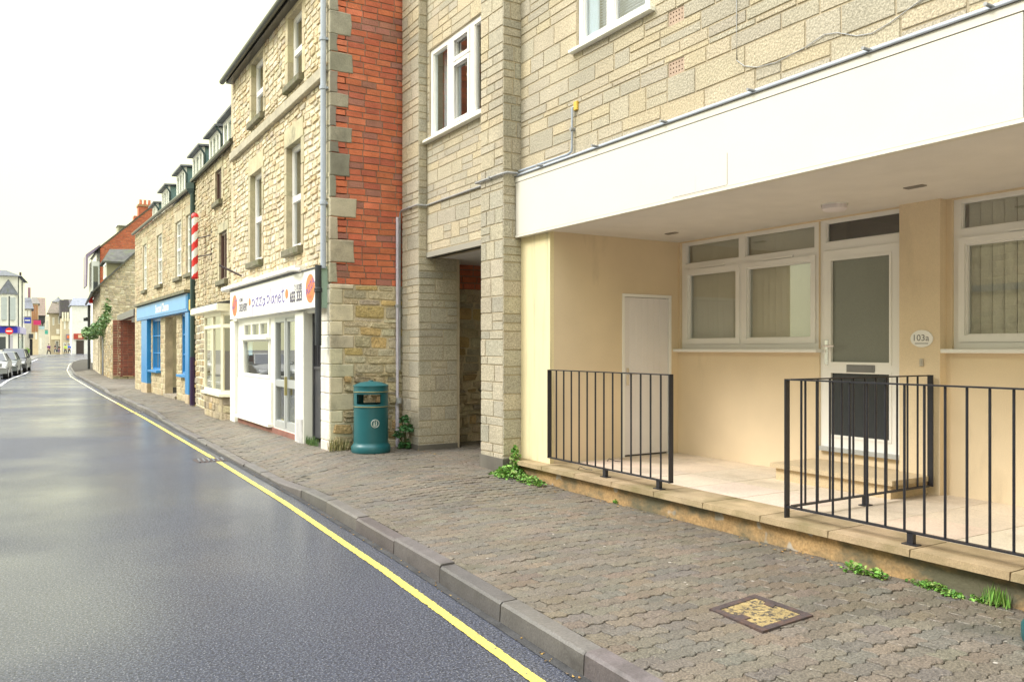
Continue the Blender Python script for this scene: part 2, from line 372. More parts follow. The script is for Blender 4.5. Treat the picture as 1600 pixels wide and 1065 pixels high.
def c_drs(rg): return jit((.50, .44, .29), rg, .1)
def c_drs_grey(rg): return jit(rg.choice([(.27, .255, .2), (.24, .23, .185), (.36, .33, .25)]), rg, .15)
def c_slate(rg): return jit(rg.choice([(.10, .10, .095), (.13, .125, .11), (.08, .085, .085)]), rg, .2)
def window(F, parent, u0, u1, z0, z1, lights, w, th=.06, name='window', m='upvc', g='glass', sill=None, label=None, bars=None, inner=None, bead=.012):
    """framed window: frame mesh (the part) with pane / sill / glazing_bars sub-parts"""
    a = MB(); panel(a, F, u0, u1, z0, z1, lights, w-th, w)
    for (p, q, r, s) in lights:      # slim bead round each light, a little behind the face
        panel(a, F, p-.001, q+.001, r-.001, s+.001, [(p+bead, q-bead, r+bead, s-bead)], w-th*.7, w-.014)
    fr = a.build(name, M[m], parent)
    if label: fr['label'] = label
    b = MB()
    for (p, q, r, s) in lights: b.fbox(F, p, q, r, s, w-th*.62, w-th*.62+.006)
    b.build('pane', M[g], fr)
    if bars:
        c = MB()
        for (p, q, r, s) in bars: c.fbox(F, p, q, r, s, w-th*.6, w-.01)
        c.build('glazing_bars', M[m], fr)
    if sill:
        s_ = MB(); su0, su1, sz0, sz1, sw0, sw1, sm = sill
        s_.cbox(F, su0, su1, sz0, sz1, sw0, sw1, .006); s_.build('sill', M[sm], fr)
    return fr
def text_into(mb, F, s, uc, zc, height, w0, w1, width=None, shear=0, align='C', bold=0.0, col=None):
    cu = bpy.data.curves.new('t', 'FONT'); cu.body = s; cu.size = 1; cu.offset = bold; cu.resolution_u = 3
    ob = bpy.data.objects.new('t', cu); C.objects.link(ob); bpy.context.view_layer.update()
    me = bpy.data.meshes.new_from_object(ob.evaluated_get(bpy.context.evaluated_depsgraph_get()))
    xs = [v.co.x for v in me.vertices]; ys = [v.co.y for v in me.vertices]
    x0, x1, y0, y1 = min(xs), max(xs), min(ys), max(ys)
    sy = height/(y1-y0); sx = (width/(x1-x0)) if width else sy
    def P(v, w):
        x = (v.x-(x0+x1)/2)*sx; y = (v.y-(y0+y1)/2)*sy
        return F.p(uc+F.sgn*(x+shear*y), zc+y, w)
    V = [P(v.co, w1) for v in me.vertices]; mb.raw(V, [tuple(p.vertices) for p in me.polygons], col)
    bpy.data.objects.remove(ob); bpy.data.curves.remove(cu); bpy.data.meshes.remove(me)
def strokes(mb, F, lines, w0, th, fn):
    """flat brush strokes: polylines in letter space mapped by fn to (u,z)"""
    for ln in lines:
        pts = [fn(*p) for p in ln]
        for (a, b), (c, d) in zip(pts, pts[1:]):
            l = math.hypot(c-a, d-b) or 1e-6; nx, nz = -(d-b)/l*th/2, (c-a)/l*th/2; ex, ez = (c-a)/l*th*.3, (d-b)/l*th*.3
            mb.extr(F, [(a-ex+nx, b-ez+nz), (a-ex-nx, b-ez-nz), (c+ex-nx, d+ez-nz), (c+ex+nx, d+ez+nz)], w0, w0+.004)
# ================================================================ setting
def strip(name, m, left, right, zf, y0, y1, step, nx=1, dz=0.0, kind='structure'):
    mb = MB(); y = y0; rows = []
    while y <= y1+1e-6:
        a, b = left(y), right(y); rows.append([(a+(b-a)*i/nx, y, zf(a+(b-a)*i/nx, y)+dz) for i in range(nx+1)]); y += step
    V = [p for r_ in rows for p in r_]; n = nx+1
    mb.raw(V, [(i*n+k, i*n+k+1, (i+1)*n+k+1, (i+1)*n+k) for i in range(len(rows)-1) for k in range(nx)])
    return tag(mb.build(name, M[m], fixn=False), kind=kind)
g = MB(); g.poly([(-900, -900, -2.2), (900, -900, -2.2), (900, 1500, -2.2), (-900, 1500, -2.2)])
tag(g.build('ground', paint('far_ground', (.12, .12, .11), rough=.9)), kind='structure')
strip('road', 'asphalt', lambda y: lkx(y)-.5, lambda y: min(kx(y)+.05, 26), lambda x, y: road_z(y), -10, 210, 2, 4)
# pavement bed and block paving
strip('pavement_bed', 'joint', lambda y: kx(y)+.1, lambda y: 40 if y > 60 else 9.5, lambda x, y: pav_z(x, y)-.026, -6, 112, 1, 14)
strip('left_pavement', paint('far_paving', (.2, .19, .18), rough=.5) and 'far_paving', lambda y: lkx(y)-6, lambda y: lkx(y), lambda x, y: road_z(y)+.1, -10, 150, 4, 1)
lk = MB()
for i in range(0, 40):
    y = -10+i*4; a, b = lkx(y), lkx(y+4)
    lk.raw([(a, y, road_z(y)-.05), (b, y+4, road_z(y+4)-.05), (b, y+4, road_z(y+4)+.1), (a, y, road_z(y)+.1)], [(0, 1, 2, 3)])
tag(lk.build('left_kerb', M['kerb'], fixn=False), kind='structure')
pv = MB(); rg = random.Random(3)
def wallx(y):
    if y < 8.5: return 4.80
    if y < 10.9: return 8.0
    if y < 32.5: return 3.95
    if y < 43.5: return 9.0
    return 3.7+max(0, y-52)*.05
def c_pav(rg):
    return jit(rg.choice([(.142, .126, .100), (.15, .13, .10), (.132, .121, .10), (.158, .13, .097), (.144, .122, .095), (.128, .118, .10), (.155, .138, .108)]), rg, .09, .03)
LX, LY = .2, .1
y = -2.0; row = 0
while y < 62:
    row += 1; k0 = kx(y)+.13; x = 1.6+(LX/2 if row % 2 else 0)
    near = y < 13
    xe = wallx(y)
    while x < xe:
        x1 = x+LX
        if x1 > k0+.02:
            if True:
                cx_, cy_ = x+LX/2, y+LY/2; col = c_pav(rg); dz = rg.gauss(0, .0016)-(.008 if rg.random() < .012 else 0)
                tx, ty = rg.gauss(0, .012), rg.gauss(0, .012)
                if near:
                    A = .009; bt = .006
                    o = []
                    w8 = [math.sin(math.pi*k/2+math.pi/4)*A*1.41 for k in range(9)]
                    for k in range(9): o.append((x+LX*k/8, y+w8[k]))
                    for k, q in ((1, 1), (2, 0), (3, -1)): o.append((x1+bt*q, y+LY*k/4+w8[0]))
                    for k in range(8, -1, -1): o.append((x+LX*k/8, y+LY+w8[k]))
                    for k, q in ((3, -1), (2, 0), (1, 1)): o.append((x+bt*q, y+LY*k/4+w8[0]))
                else: o = [(x, y), (x1, y), (x1, y+LY), (x, y+LY)]
                def ins(d): return [(max(cx_+(a-cx_)*(1-d/(LX/2)), k0), cy_+(b-cy_)*(1-d/(LY/2))) for a, b in o]
                a1, a2 = ins(.0022), ins(.0055); n = len(o); zz = pav_z(cx_, cy_)
                gx = (pav_z(cx_+.05, cy_)-pav_z(cx_-.05, cy_))/.1
                Z = lambda a, b, d: zz+dz+gx*(a-cx_)+tx*(a-cx_)+ty*(b-cy_)-d
                V = [(a, b, Z(a, b, .02)) for a, b in a1]+[(a, b, Z(a, b, .0035)) for a, b in a1]+[(a, b, Z(a, b, 0)) for a, b in a2]
                pv.raw(V, [tuple(range(2*n, 3*n))]+[(j*n+i, j*n+(i+1) % n, (j+1)*n+(i+1) % n, (j+1)*n+i) for j in (0, 1) for i in range(n)], col)
        x = x1
    y += LY
tag(pv.build('pavement', M['paver'], fixn=False), kind='structure')
kb = MB(); y = -7.6; rg = random.Random(5)
while y < 108:
    L = .9*rg.uniform(.98, 1.02); y2 = y+L; g_ = .005
    dz = rg.gauss(0, .004); dx = rg.gauss(0, .004)
    a, b = kx(y+g_), kx(y2-g_); za, zb = ktop(y+g_)+dz+.002, ktop(y2-g_)+dz*.6+.002
    ra, rb = road_z(y)-.1, road_z(y2)-.1
    tx_, ty_ = b-a, y2-y; ll = math.hypot(tx_, ty_); nx, ny = ty_/ll, -tx_/ll
    prof = [(0, 'r'), (.010, -.018), (.024, -.003), (.12, 0), (.12, 'r')]
    sec = []
    for (X_, Y_, zt, zr) in ((a+dx, y+g_, za, ra), (b+dx, y2-g_, zb, rb)):
        for w, d in prof: sec.append((X_+nx*w, Y_+ny*w, zr if d == 'r' else zt+d))
    kb.raw(sec, [(i, i+1, 6+i, 5+i) for i in range(4)]+[(0, 1, 2, 3, 4), (5, 6, 7, 8, 9)], jit((.125, .115, .11), rg, .12))
    y = y2
tag(kb.build('kerb', M['kerb'], fixn=False), kind='structure')
strip('gutter', 'gutterdirt', lambda y: kx(y)-.05, lambda y: kx(y)+.02, lambda x, y: road_z(y), -7, 60, .5, 1, .004)
# yellow line: px-fitted centre line, ragged edges
YL = [(-6, 1.86), (0, 2.0), (3.27, 2.11), (5.5, 2.22), (8.4, 2.31), (12.4, 2.35), (20, 2.36), (32, 2.27), (53, 2.24), (66, 2.55), (79, 3.2), (92, 4.3)]
yl = MB(); yl2 = MB(); y = -5.0; rg = random.Random(9); pa = None; st = .05
while y < 92:
    st = .02 if y < 9 else (.08 if y < 20 else .5)
    c = lerp_nodes(YL, y); j = .0022 if y < 20 else 0
    q = ((c-.032+rg.gauss(0, j), y, road_z(y)+.0045), (c+.032+rg.gauss(0, j), y, road_z(y)+.0045))
    if pa and not (12.02 < y < 12.42): (yl if y < 27 else yl2).poly([pa[0], pa[1], q[1], q[0]])
    pa = q; y += st
tag(yl.build('yellow_line', M['yellow'], fixn=False), kind='structure')
tag(yl2.build('far_road_line', paint('line_paint_sheen', (.75, .68, .45)), fixn=False), kind='structure')  # far stretch of the yellow line; whitish reflected sheen put into its colour
wl = MB()
for y in range(36, 100, 4):
    a, b = lkx(y)+(2.1 if y < 66 else .35), lkx(y+4)+(2.1 if y+4 < 66 else .35)
    wl.poly([(a, y, road_z(y)+.0045), (a+.1, y, road_z(y)+.0045), (b+.1, y+4, road_z(y+4)+.0045), (b, y+4, road_z(y+4)+.0045)])
tag(wl.build('white_line', M['whiteline'], fixn=False), kind='structure')

# ================================================================ near building
B = thing('apartment_building', 'pale stone block with white fascia over a cream recessed entrance terrace', 'building', (4.9, 3, -1.4))
XW, XB, XP, XR = 4.9, 4.79, 4.66, 6.76
rg = random.Random(11)
FW, FB, FP, FR = XF(XW), XF(XB), XF(XP), XF(XR)
def hole_px(F, p):   # (pxl, pxr, z0, z1) -> (u0,u1,z0,z1)
    a, b = F.U(p[0]), F.U(p[1]); return (min(a, b), max(a, b), p[2], p[3])
W2 = (5.69, 6.83, 3.1, 4.35)
W2b = (2.6, 4.0, 3.1, 4.35)
AB = [(5.245, 5.445, 2.86, 2.99), (5.245, 5.445, 2.41, 2.54)]
m_ = MB(); panel(m_, FW, -3, 7.95, 1.96, 6.6, [W2, W2b]+AB, -.12, 0)
m_.box(4.9, 12, -3, -2.99, -2, 6.6); m_.box(4.93, 12, -3, 10.85, 6.45, 6.6); m_.box(11.9, 12, -2.9, 10.8, -2, 6.4)
m_.box(5.3, 12, 10.75, 10.8, 1.4, 6.4)
wl_ = m_.build('wall', M['block_mortar'], B)
m_ = MB(); blocks(m_, FW, -1.5, 7.94, 1.97, 6.0, [.2, .19, .1, .21, .1], (.22, .58), .011, .008, [W2, W2b]+AB, c_block, rg, split=.3, warp=.0025)
m_.build('stone_facing', M['block'], wl_)
# bay wall (set forward), with window
WB_ = (8.47, 10.17, 2.885, 4.12)
m_ = MB(); panel(m_, FB, 8.3, 10.3, 1.27, 6.4, [WB_], -.12, 0)
m_.fbox(FB, 8.3, 10.3, 1.27, 1.345, -.2, .012)
bw = m_.build('bay_wall', M['block_mortar'], B)
m_ = MB(); blocks(m_, FB, 8.47, 10.25, 1.35, 6.2, [.1, .2, .1, .19], (.2, .6), .010, .007, [WB_], c_block, rg, split=.45, warp=.003)
m_.build('stone_facing', M['block'], bw)
m_ = MB(); m_.fbox(FB, 8.47, 10.25, 1.268, 1.34, -.05, .016); m_.build('lintel', paint('concrete_lintel', (.33, .31, .26), rough=.9), bw)
# pillars
def pillar(y0, y1, xb, zt=6.4):
    c = MB(); c.box(XP+.008, 5.3 if y0 > 9 else 5.0, y0+.008, y1-.008, -1.6, zt)
    p_ = c.build('pillar', M['block_mortar'], B)
    f = MB()
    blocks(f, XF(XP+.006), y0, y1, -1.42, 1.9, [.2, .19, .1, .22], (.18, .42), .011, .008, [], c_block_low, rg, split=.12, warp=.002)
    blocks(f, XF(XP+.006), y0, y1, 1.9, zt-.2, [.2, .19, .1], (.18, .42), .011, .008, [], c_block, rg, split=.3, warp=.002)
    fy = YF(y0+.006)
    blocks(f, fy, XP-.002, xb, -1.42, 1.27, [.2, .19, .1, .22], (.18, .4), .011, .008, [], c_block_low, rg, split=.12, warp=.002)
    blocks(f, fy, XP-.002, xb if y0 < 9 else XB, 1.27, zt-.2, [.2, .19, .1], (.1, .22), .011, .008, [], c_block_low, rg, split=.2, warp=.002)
    f.build('stone_facing', M['block'], p_)
    g_ = MB(); g_.box(XP-.012, xb, y0-.012, y1+.01, -1.6, -1.25 if y0 < 9 else -1.33); g_.build('footing', paint('dark_footing', (.13, .12, .10), rough=.9, var=.3, bump=.5), p_)
pillar(7.94, 8.47, 4.92); pillar(10.25, 10.82, 5.26)
# passage interior
m_ = MB(); m_.box(4.81, 9.2, 7.96, 10.88, 1.275, 1.32); m_.build('passage_ceiling', M['soffit'], B)
m_ = MB(); m_.box(4.95, 9.2, 8.0, 8.4, -1.6, 1.27); m_.box(9.2, 9.4, 8.0, 12, -1.6, 1.3); m_.build('passage_wall', M['block_mortar'], B)
# fascia
XFa = 4.82
m_ = MB(); Ff = XF(XFa)
m_.fbox(Ff, -3, 2.415, 1.30, 1.90, -.07, 0); m_.fbox(Ff, 2.42, 7.925, 1.30, 1.90, -.07, .001); m_.fbox(Ff, -3, 7.925, 1.906, 1.965, -.07, .006)
m_.fbox(Ff, -3, 7.925, 1.275, 1.30, -.07, .007); m_.fbox(Ff, 5.02, 5.026, 1.3, 1.46, 0, .002)
fa = m_.build('fascia_board', M['fascia'], B)
m_ = MB(); m_.fbox(Ff, 4.66, 4.664, 1.315, 1.57, 0, .0025); m_.fbox(Ff, 4.665, 5.3, 1.312, 1.315, 0, .0025); m_.build('board_seam', paint('seam_grime', (.22, .18, .15), rough=.9), fa)
m_ = MB(); m_.fbox(Ff, -3, 7.9, 1.3005, 1.3025, 0, .0075); m_.build('edge_joint', paint('edge_grime', (.4, .34, .26), rough=.9), fa)
m_ = MB(); m_.fbox(Ff, -3, 7.93, 1.966, 1.975, -.08, .02); m_.build('flashing', M['lead'], fa)
m_ = MB(); m_.box(XFa+.05, XR+.4, -3, 7.94, 1.284, 1.34); m_.build('soffit', M['soffit'], B)
# cream side: column and cupboard wall
ZF = -1.25
DH = (5.90, 6.645, ZF, .64)
FS = YF(7.34)
m_ = MB(); m_.box(4.899, 4.95, 7.338, 7.94, ZF-.02, 1.284); m_.build('painted_column', M['render_pale'], B)
m_ = MB(); panel(m_, FS, 4.903, XR+.3, ZF, 1.284, [DH], -.12, 0)
m_.build('side_wall', M['render'], B)
m_ = MB(); m_.fbox(FS, DH[0], DH[1], ZF, DH[3], -.15, -.06); m_.build('cupboard_backing', M['dark'], B)
dr = MB(); u0, u1 = DH[0]+.035, DH[1]-.035
k = u0
while k < u1-.01:
    dr.cbox(FS, k+.0015, min(k+.09, u1)-.0015, ZF+.02, DH[3]-.04, -.05, -.012, .003); k += .09
dr.fbox(FS, u0, u1, ZF+.02, DH[3]-.04, -.05, -.016)
cd = dr.build('cupboard_door', M['cupboard'], B)
m_ = MB(); panel(m_, FS, DH[0]-.0, DH[1], ZF, DH[3], [(u0-.004, u1+.004, ZF, DH[3]-.035)], -.05, .012); m_.build('door_frame', M['upvc'], cd)
m_ = MB(); m_.fbox(FS, u0+.03, u0+.07, -.42, -.22, -.012, -.002); m_.tube([FS.p(u0+.05, -.29, 0), FS.p(u0+.05, -.29, .05), FS.p(u0+.15, -.29, .05)], .009, 8)
m_.build('handle', M['chrome'], cd)
# back wall, window, door
yw0, yw1 = 5.316, 7.30
DO = (4.40, 5.31, -1.0, 1.27)
wt = (yw0, yw1, 0.0, 1.27)
m_ = MB(); panel(m_, FR, 4.40, 7.34, ZF, 1.284, [wt, DO], -.15, 0)
m_.build('entrance_wall', M['render'], B)
m_ = MB(); m_.box(XR-.07, XR+.2, 4.03, 4.405, ZF, 1.284); m_.build('pier', M['render'], B)
m_ = MB(); F2 = XF(XR+.02); panel(m_, F2, -3, 4.03, ZF, 1.284, [(1.9, 3.98, 0, 1.27)], -.15, 0); m_.build('entrance_wall', M['render'], B)
Y = lambda px, F=FR: F.U(px)
def two_light(F, a, b, mid, sillpx=None, n='window'):
    li = [(a+.075, mid-.045, 1.012, 1.245), (mid+.045, b-.06, 1.012, 1.245), (a+.11, mid-.075, .115, .885), (mid+.075, b-.10, .115, .885)]
    fr = window(F, B, a, b, 0.0, 1.272, li, -.03, .07, name=n, sill=(a-.03, b+.06, -.035, .0, -.05, .085, 'upvc'))
    s = MB()
    for (p, q, r, t) in li[2:]:
        panel(s, F, p-.055, q+.055, r-.055, t+.055, [(p, q, r, t)], -.03, -.012)
        s.fbox(F, (p+q)/2-.2, (p+q)/2+.2, t+.065, t+.085, -.03, -.016)
    s.build('casement', M['upvc'], fr)
    return fr
two_light(FR, yw0, yw1, (Y(1147)+Y(1165))/2)
F2 = XF(XR+.02)
two_light(F2, 1.9, 3.98, 2.7)
# rooms with vertical blinds
def blinds(y0, y1, x, z0, z1, name='vertical_blind', gap=.084, ang=-20, m='blind', rg=random.Random(4), skip=0):
    b = MB(); y = y0+.05
    while y < y1-.02:
        a = R(ang+rg.gauss(0, 4)); dx, dy = .043*math.sin(a), .043*math.cos(a)
        b.hexa([(x-dx, y-dy, z0), (x-dx+.002, y-dy, z0), (x+dx+.002, y+dy, z0), (x+dx, y+dy, z0), (x-dx, y-dy, z1), (x-dx+.002, y-dy, z1), (x+dx+.002, y+dy, z1), (x+dx, y+dy, z1)]); y += gap
    b.box(x-.02, x+.02, y0, y1, z1, z1+.03)
    return b.build(name, M[m], B)
blinds(5.36, 7.28, XR+.13, .03, 1.235); blinds(1.95, 3.95, XR+.16, .03, 1.235, gap=.098, ang=-12)
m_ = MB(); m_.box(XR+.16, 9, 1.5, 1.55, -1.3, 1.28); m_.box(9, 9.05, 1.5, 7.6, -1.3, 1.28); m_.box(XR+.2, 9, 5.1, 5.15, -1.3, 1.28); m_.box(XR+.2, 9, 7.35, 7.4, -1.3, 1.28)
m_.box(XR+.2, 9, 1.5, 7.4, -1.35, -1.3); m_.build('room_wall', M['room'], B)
# door with toplight
d0, d1 = 4.40, 5.31
gl_t = (Y(1405), Y(1288), 1.045, 1.245)
fr = window(FR, B, d0, d1, -1.0, 1.272, [gl_t, (d0+.05, d1-.045, -.965, .965)], -.02, .07, name='door_frame', g='glass_dark')
# the lower light of that frame is the doorway itself: door leaf stands in it
la, lb = d0+.052, d1-.047
g1 = (la+.095, lb-.085, -.13, .865); g2 = (la+.095, lb-.085, -.84, -.23)
dl = MB(); panel(dl, FR, la, lb, -.962, .962, [g1, g2], -.065, -.005)
for q in (g1, g2): panel(dl, FR, q[0]-.02, q[1]+.02, q[2]-.02, q[3]+.02, [(q[0]+.004, q[1]-.004, q[2]+.004, q[3]-.004)], -.03, .002)
door = dl.build('door', M['upvc'], B)
m_ = MB(); m_.fbox(FR, g1[0], g1[1], g1[2], g1[3], -.035, -.028); m_.build('pane', M['glass_obscure'], door)
m_ = MB(); m_.fbox(FR, g2[0], g2[1], g2[2], g2[3], -.035, -.022); m_.build('kick_panel', paint('dark_grey_panel', (.035, .04, .045), rough=.25), door)
m_ = MB(); m_.cbox(FR, (la+lb)/2-.16, (la+lb)/2+.14, -.222, -.152, -.006, .010, .006); m_.fbox(FR, (la+lb)/2-.14, (la+lb)/2+.12, -.20, -.17, .008, .014)
m_.build('letterbox', paint('letterbox_metal', (.2, .2, .2), rough=.3), door)
hu = lb-.035
m_ = MB(); m_.cbox(FR, hu-.018, hu+.018, -.16, .09, -.005, .006, .003); m_.tube([FR.p(hu, .03, 0), FR.p(hu, .03, .05), FR.p(hu-.13, .03, .055)], .010, 8)
m_.build('handle', M['chrome'], door)
m_ = MB(); m_.fbox(FR, d0+.02, d1-.02, -.995, -.955, -.03, .05); m_.build('threshold', M['alu'], door)
m_ = MB(); m_.box(8.2, 8.25, 4.0, 5.3, -1.3, 1.2); m_.build('hall_wall', M['room'], B)
# terrace, plinth, coping, step
m_ = MB(); m_.box(4.79, 7.0, -3, 7.93, -1.7, ZF-.06); m_.build('plinth', M['plinth'], B)
rg = random.Random(21); cp = MB(); sl = MB()
yy = -2.96
while yy < 7.9:
    y2 = min(yy+.6, 7.9)
    cp.hexa([(4.72, yy+.003, ZF-.046), (5.13, yy+.003, ZF-.046), (5.13, y2-.003, ZF-.046), (4.72, y2-.003, ZF-.046),
             (4.726, yy+.006, ZF), (5.13, yy+.006, ZF), (5.13, y2-.006, ZF), (4.726, y2-.006, ZF)], jit((.36, .275, .16), rg, .1))
    x = 5.137
    while x < XR:
        sl.box(x, min(x+.594, XR+.02), yy+.003, y2-.003, ZF-.05, ZF+rg.gauss(0, .0008), jit((.60, .51, .40), rg, .05)); x += .6
    yy += .6
cp.build('coping', M['coping'], B); sl.build('terrace_paving', M['slab'], B)
m_ = MB(); m_.box(5.0, XR+.1, -3, 7.9, ZF-.058, ZF-.012); m_.build('terrace_bed', M['joint'], B)
m_ = MB(); m_.box(6.17, XR-.002, 4.14, 5.34, ZF, -1.135, (.55, .43, .27)); m_.box(6.13, XR-.002, 4.10, 5.38, -1.133, -1.09, (.5, .40, .26)); m_.build('door_step', M['slab'], B)
# air bricks
for (a, b, c, d) in AB:
    m_ = MB(); hs = []
    for i in range(5):
        for j in range(3): hs.append((a+.022+i*.036, a+.036+i*.036, c+.022+j*.038, c+.036+j*.038))
    panel(m_, FW, a+.003, b-.003, c+.003, d-.003, hs, -.04, -.004); o_ = m_.build('air_brick', M['airbrick'], B)
    m_ = MB(); m_.fbox(FW, a, b, c, d, -.08, -.045); m_.build('vent_void', M['dark'], o_)
# upper windows
window(FW, B, *W2, [(W2[0]+.09, 6.25, W2[2]+.09, W2[3]-.09), (6.36, W2[1]-.07, W2[2]+.09, W2[3]-.09)], -.02, .07,
       sill=(W2[0]-.08, W2[1]+.07, W2[2]-.035, W2[2], -.06, .07, 'whitewood'), label='white window with a pale blue curtain and venetian blinds')
window(FW, B, *W2b, [(W2b[0]+.07, 3.25, W2b[2]+.09, W2b[3]-.09), (3.35, W2b[1]-.07, W2b[2]+.09, W2b[3]-.09)], -.02, .07,
       sill=(W2b[0]-.07, W2b[1]+.07, W2b[2]-.035, W2b[2], -.06, .07, 'whitewood'))
m_ = MB(); z = 3.14
while z < 4.3: m_.box(5.04, 5.075, 5.72, 6.62, z, z+.003); z += .028
m_.build('venetian_blind', M['blind_blue'], B)
m_ = MB()
for i in range(9):
    yy = 6.60+i*.024; m_.tube([(5.0, yy, 3.12), (5.0, yy, 4.3)], .014, 6)
m_.build('curtain', paint('pale_blue_curtain', (.5, .6, .72), rough=.9), B)
m_ = MB(); m_.box(6.5, 6.55, 2.4, 10.3, 2, 6.3); m_.box(4.95, 6.5, 2.4, 10.3, 2.6, 2.65); m_.build('upper_room_wall', M['room'], B)
y1 = FB.U(697); y2 = FB.U(706); y3 = FB.U(733); y4 = FB.U(739)
window(FB, B, *WB_, [(y1, WB_[1]-.07, 2.96, 4.05), (y3+.03, y2-.03, 2.97, 3.70), (y3+.03, y2-.03, 3.79, 4.03), (WB_[0]+.06, y4, 2.96, 4.05)], -.02, .07,
       sill=(WB_[0], WB_[1]+.07, 2.845, 2.885, -.06, .08, 'whitewood'), label='three light white window between two stone pillars')
m_ = MB(); panel(m_, FB, y3+.005, y2-.005, 2.945, 3.73, [(y3+.05, y2-.05, 2.99, 3.69)], -.02, 0); panel(m_, FB, y3+.005, y2-.005, 3.755, 4.06, [(y3+.05, y2-.05, 3.8, 4.02)], -.02, 0)
m_.build('casement', M['upvc'], B)
m_ = MB()
for i in range(16):
    yy = 9.66+i*.03; m_.tube([(5.0, yy, 2.9), (5.0, yy, 4.1)], .017, 6)
m_.build('curtain', M['curtain'], B)
vb = thing('flower_vase', 'vase of dried cream flowers standing inside the upper three light window', 'vase', (4.95, 9.25, 2.9))
m_ = MB(); m_.lathe([(.001, 0), (.05, 0), (.07, .08), (.05, .18), (.03, .24), (.04, .27)], 4.95, 9.25, 2.9, 14); m_.build('vase', M['white'], vb, smooth=True)
m_ = MB(); fl = MB(); rg = random.Random(2)
for i in range(9):
    a, b = rg.uniform(-.2, .2), rg.uniform(.25, .75)
    p = Vector((4.95+rg.uniform(-.04, .05), 9.25+a, 3.15+b)); m_.tube([(4.95, 9.25, 3.1), ((4.95+p.x)/2, 9.25+a*.3, 3.1+b*.5), p], .005, 5)
    fl = MB(); fl.lathe([(.001, -.03), (.035, -.015), (.045, .01), (.03, .035), (.001, .04)], p.x, p.y, p.z, 8); fl.build('flower', paint('dried_flower', (.85, .75, .5)), vb, smooth=True)
m_.build('stem', M['stem'], vb)

# services
def tube_thing(name, label, cat, paths, m, parts=None):  # parts: brackets, one mesh each
    a = MB()
    for p, r_ in paths: a.tube(p, r_, 10)
    o = a.build(name, M[m], None, smooth=True, loc=paths[0][0][0]); tag(o, label, cat)
    if parts:
        for (p, q, rr) in parts: b = MB(); b.tube([p, q], rr, 10); b.build('bracket', M['conduit'], o)
    return o
xp = XFa-.028
br = [((4.9, y, 1.997), (xp-.03, y, 1.997), .012) for y in (7.4, 6.4, 5.4, 4.4, 3.4, 2.6)]
tube_thing('overflow_pipe', 'long grey pipe running along the top of the white fascia', 'pipe',
           [([(4.868, 7.93, 1.995), (4.868, 5, 2.0), (4.866, 2, 1.998), (4.868, -2.5, 1.995)], .022)], 'pipe', br)
tube_thing('vent_pipe', 'short upright grey pipe stub beside a yellow patch above the fascia', 'pipe',
           [([(4.862, 7.92, 2.04), (4.862, 6.95, 2.035), (4.862, 6.88, 2.05), (4.862, 6.87, 2.10), (4.862, 6.87, 2.50), (4.89, 6.86, 2.515)], .013)], 'pipe',
           [((4.9, 6.87, 2.28), (4.84, 6.87, 2.28), .02)])
m_ = MB(); m_.cbox(FW, 6.80, 6.86, 2.47, 2.56, 0, .03); tag(m_.build('junction_plate', M['yellowbox'], None, loc=(4.9, 6.83, 2.47)), 'small yellow wall plate at the top of the grey pipe stub', 'wall plate')
tube_thing('wall_cable', 'thin grey cable hanging in loose waves across the stone wall above the fascia', 'cable',
           [([FW.p(*FW.px(x, y), .015) for x, y in ((1153, -40), (1153, 40), (1153, 95), (1165, 104), (1185, 106), (1215, 98), (1260, 75), (1290, 55), (1310, 52), (1340, 57), (1365, 53), (1395, 35), (1440, 2), (1470, -15))], .0032)], 'conduit')
zc = 1.99
tube_thing('pillar_conduit', 'thin grey conduit wrapped round both stone pillars at fascia height', 'conduit',
           [([(4.83, 7.90, zc+.02), (4.70, 7.915, zc+.02), (4.64, 7.925, zc), (4.635, 8.0, zc), (4.635, 8.55, zc), (4.75, 8.55, zc), (4.77, 8.6, zc), (4.77, 10.22, zc), (4.7, 10.23, zc), (4.635, 10.24, zc), (4.635, 10.8, zc), (4.635, 10.84, zc-.04), (4.635, 10.85, -.3)], .013)], 'conduit',
           [((4.7, y, zc), (4.61, y, zc), .017) for y in (8.2, 10.5)])
tube_thing('slim_downpipe', 'slim pale lilac downpipe between red brick gable and stone pillar', 'pipe',
           [([(4.60, 10.855, 1.9), (4.60, 10.855, -.75)], .022), ([(4.60, 10.855, -.75), (4.60, 10.855, -1.40)], .028)], 'pipe_lilac',
           [((4.60, 10.80, -.78), (4.60, 10.80, -.70), .04), ((4.60, 10.86, .6), (4.60, 10.86, .64), .034)])
# fittings on the terrace
t = thing('ceiling_light', 'round white bulkhead light on the porch ceiling above the door', 'light', (6.15, 4.67, 1.284))
m_ = MB(); m_.lathe([(.001, -.066), (.085, -.062), (.105, -.045), (.108, -.012)], 6.15, 4.67, 1.284, 28); m_.build('diffuser', M['lampglass'], t, smooth=True)
m_ = MB(); m_.lathe([(.113, -.013), (.113, 0), (.001, 0)], 6.15, 4.67, 1.2835, 28); m_.build('base', M['upvc'], t)
for (x, y, s) in ((6.13, 6.76, 'small ceiling vent near the far corner of the porch, above the cream side wall'), (6.02, 3.83, 'small ceiling vent in front of the cream pier beside the door')):
    m_ = MB(); m_.box(x-.03, x+.03, y-.08, y+.08, 1.274, 1.2838)
    for i in range(4): m_.box(x-.022+i*.012, x-.018+i*.012, y-.07, y+.07, 1.270, 1.274)
    tag(m_.build('ceiling_vent', paint('vent_grey', (.3, .27, .23)), None, loc=(x, y, 1.284)), s, 'vent', 'ceiling vents of the porch')
FPi = XF(XR-.07)
t = thing('house_number_plaque', 'oval white house number plaque 103a on the cream pier', 'sign', (XR-.07, 4.19, .09))
m_ = MB(); m_.disc(FPi, 4.19, .09, .103, .075, .002, .010); m_.build('plate', M['upvc'], t)
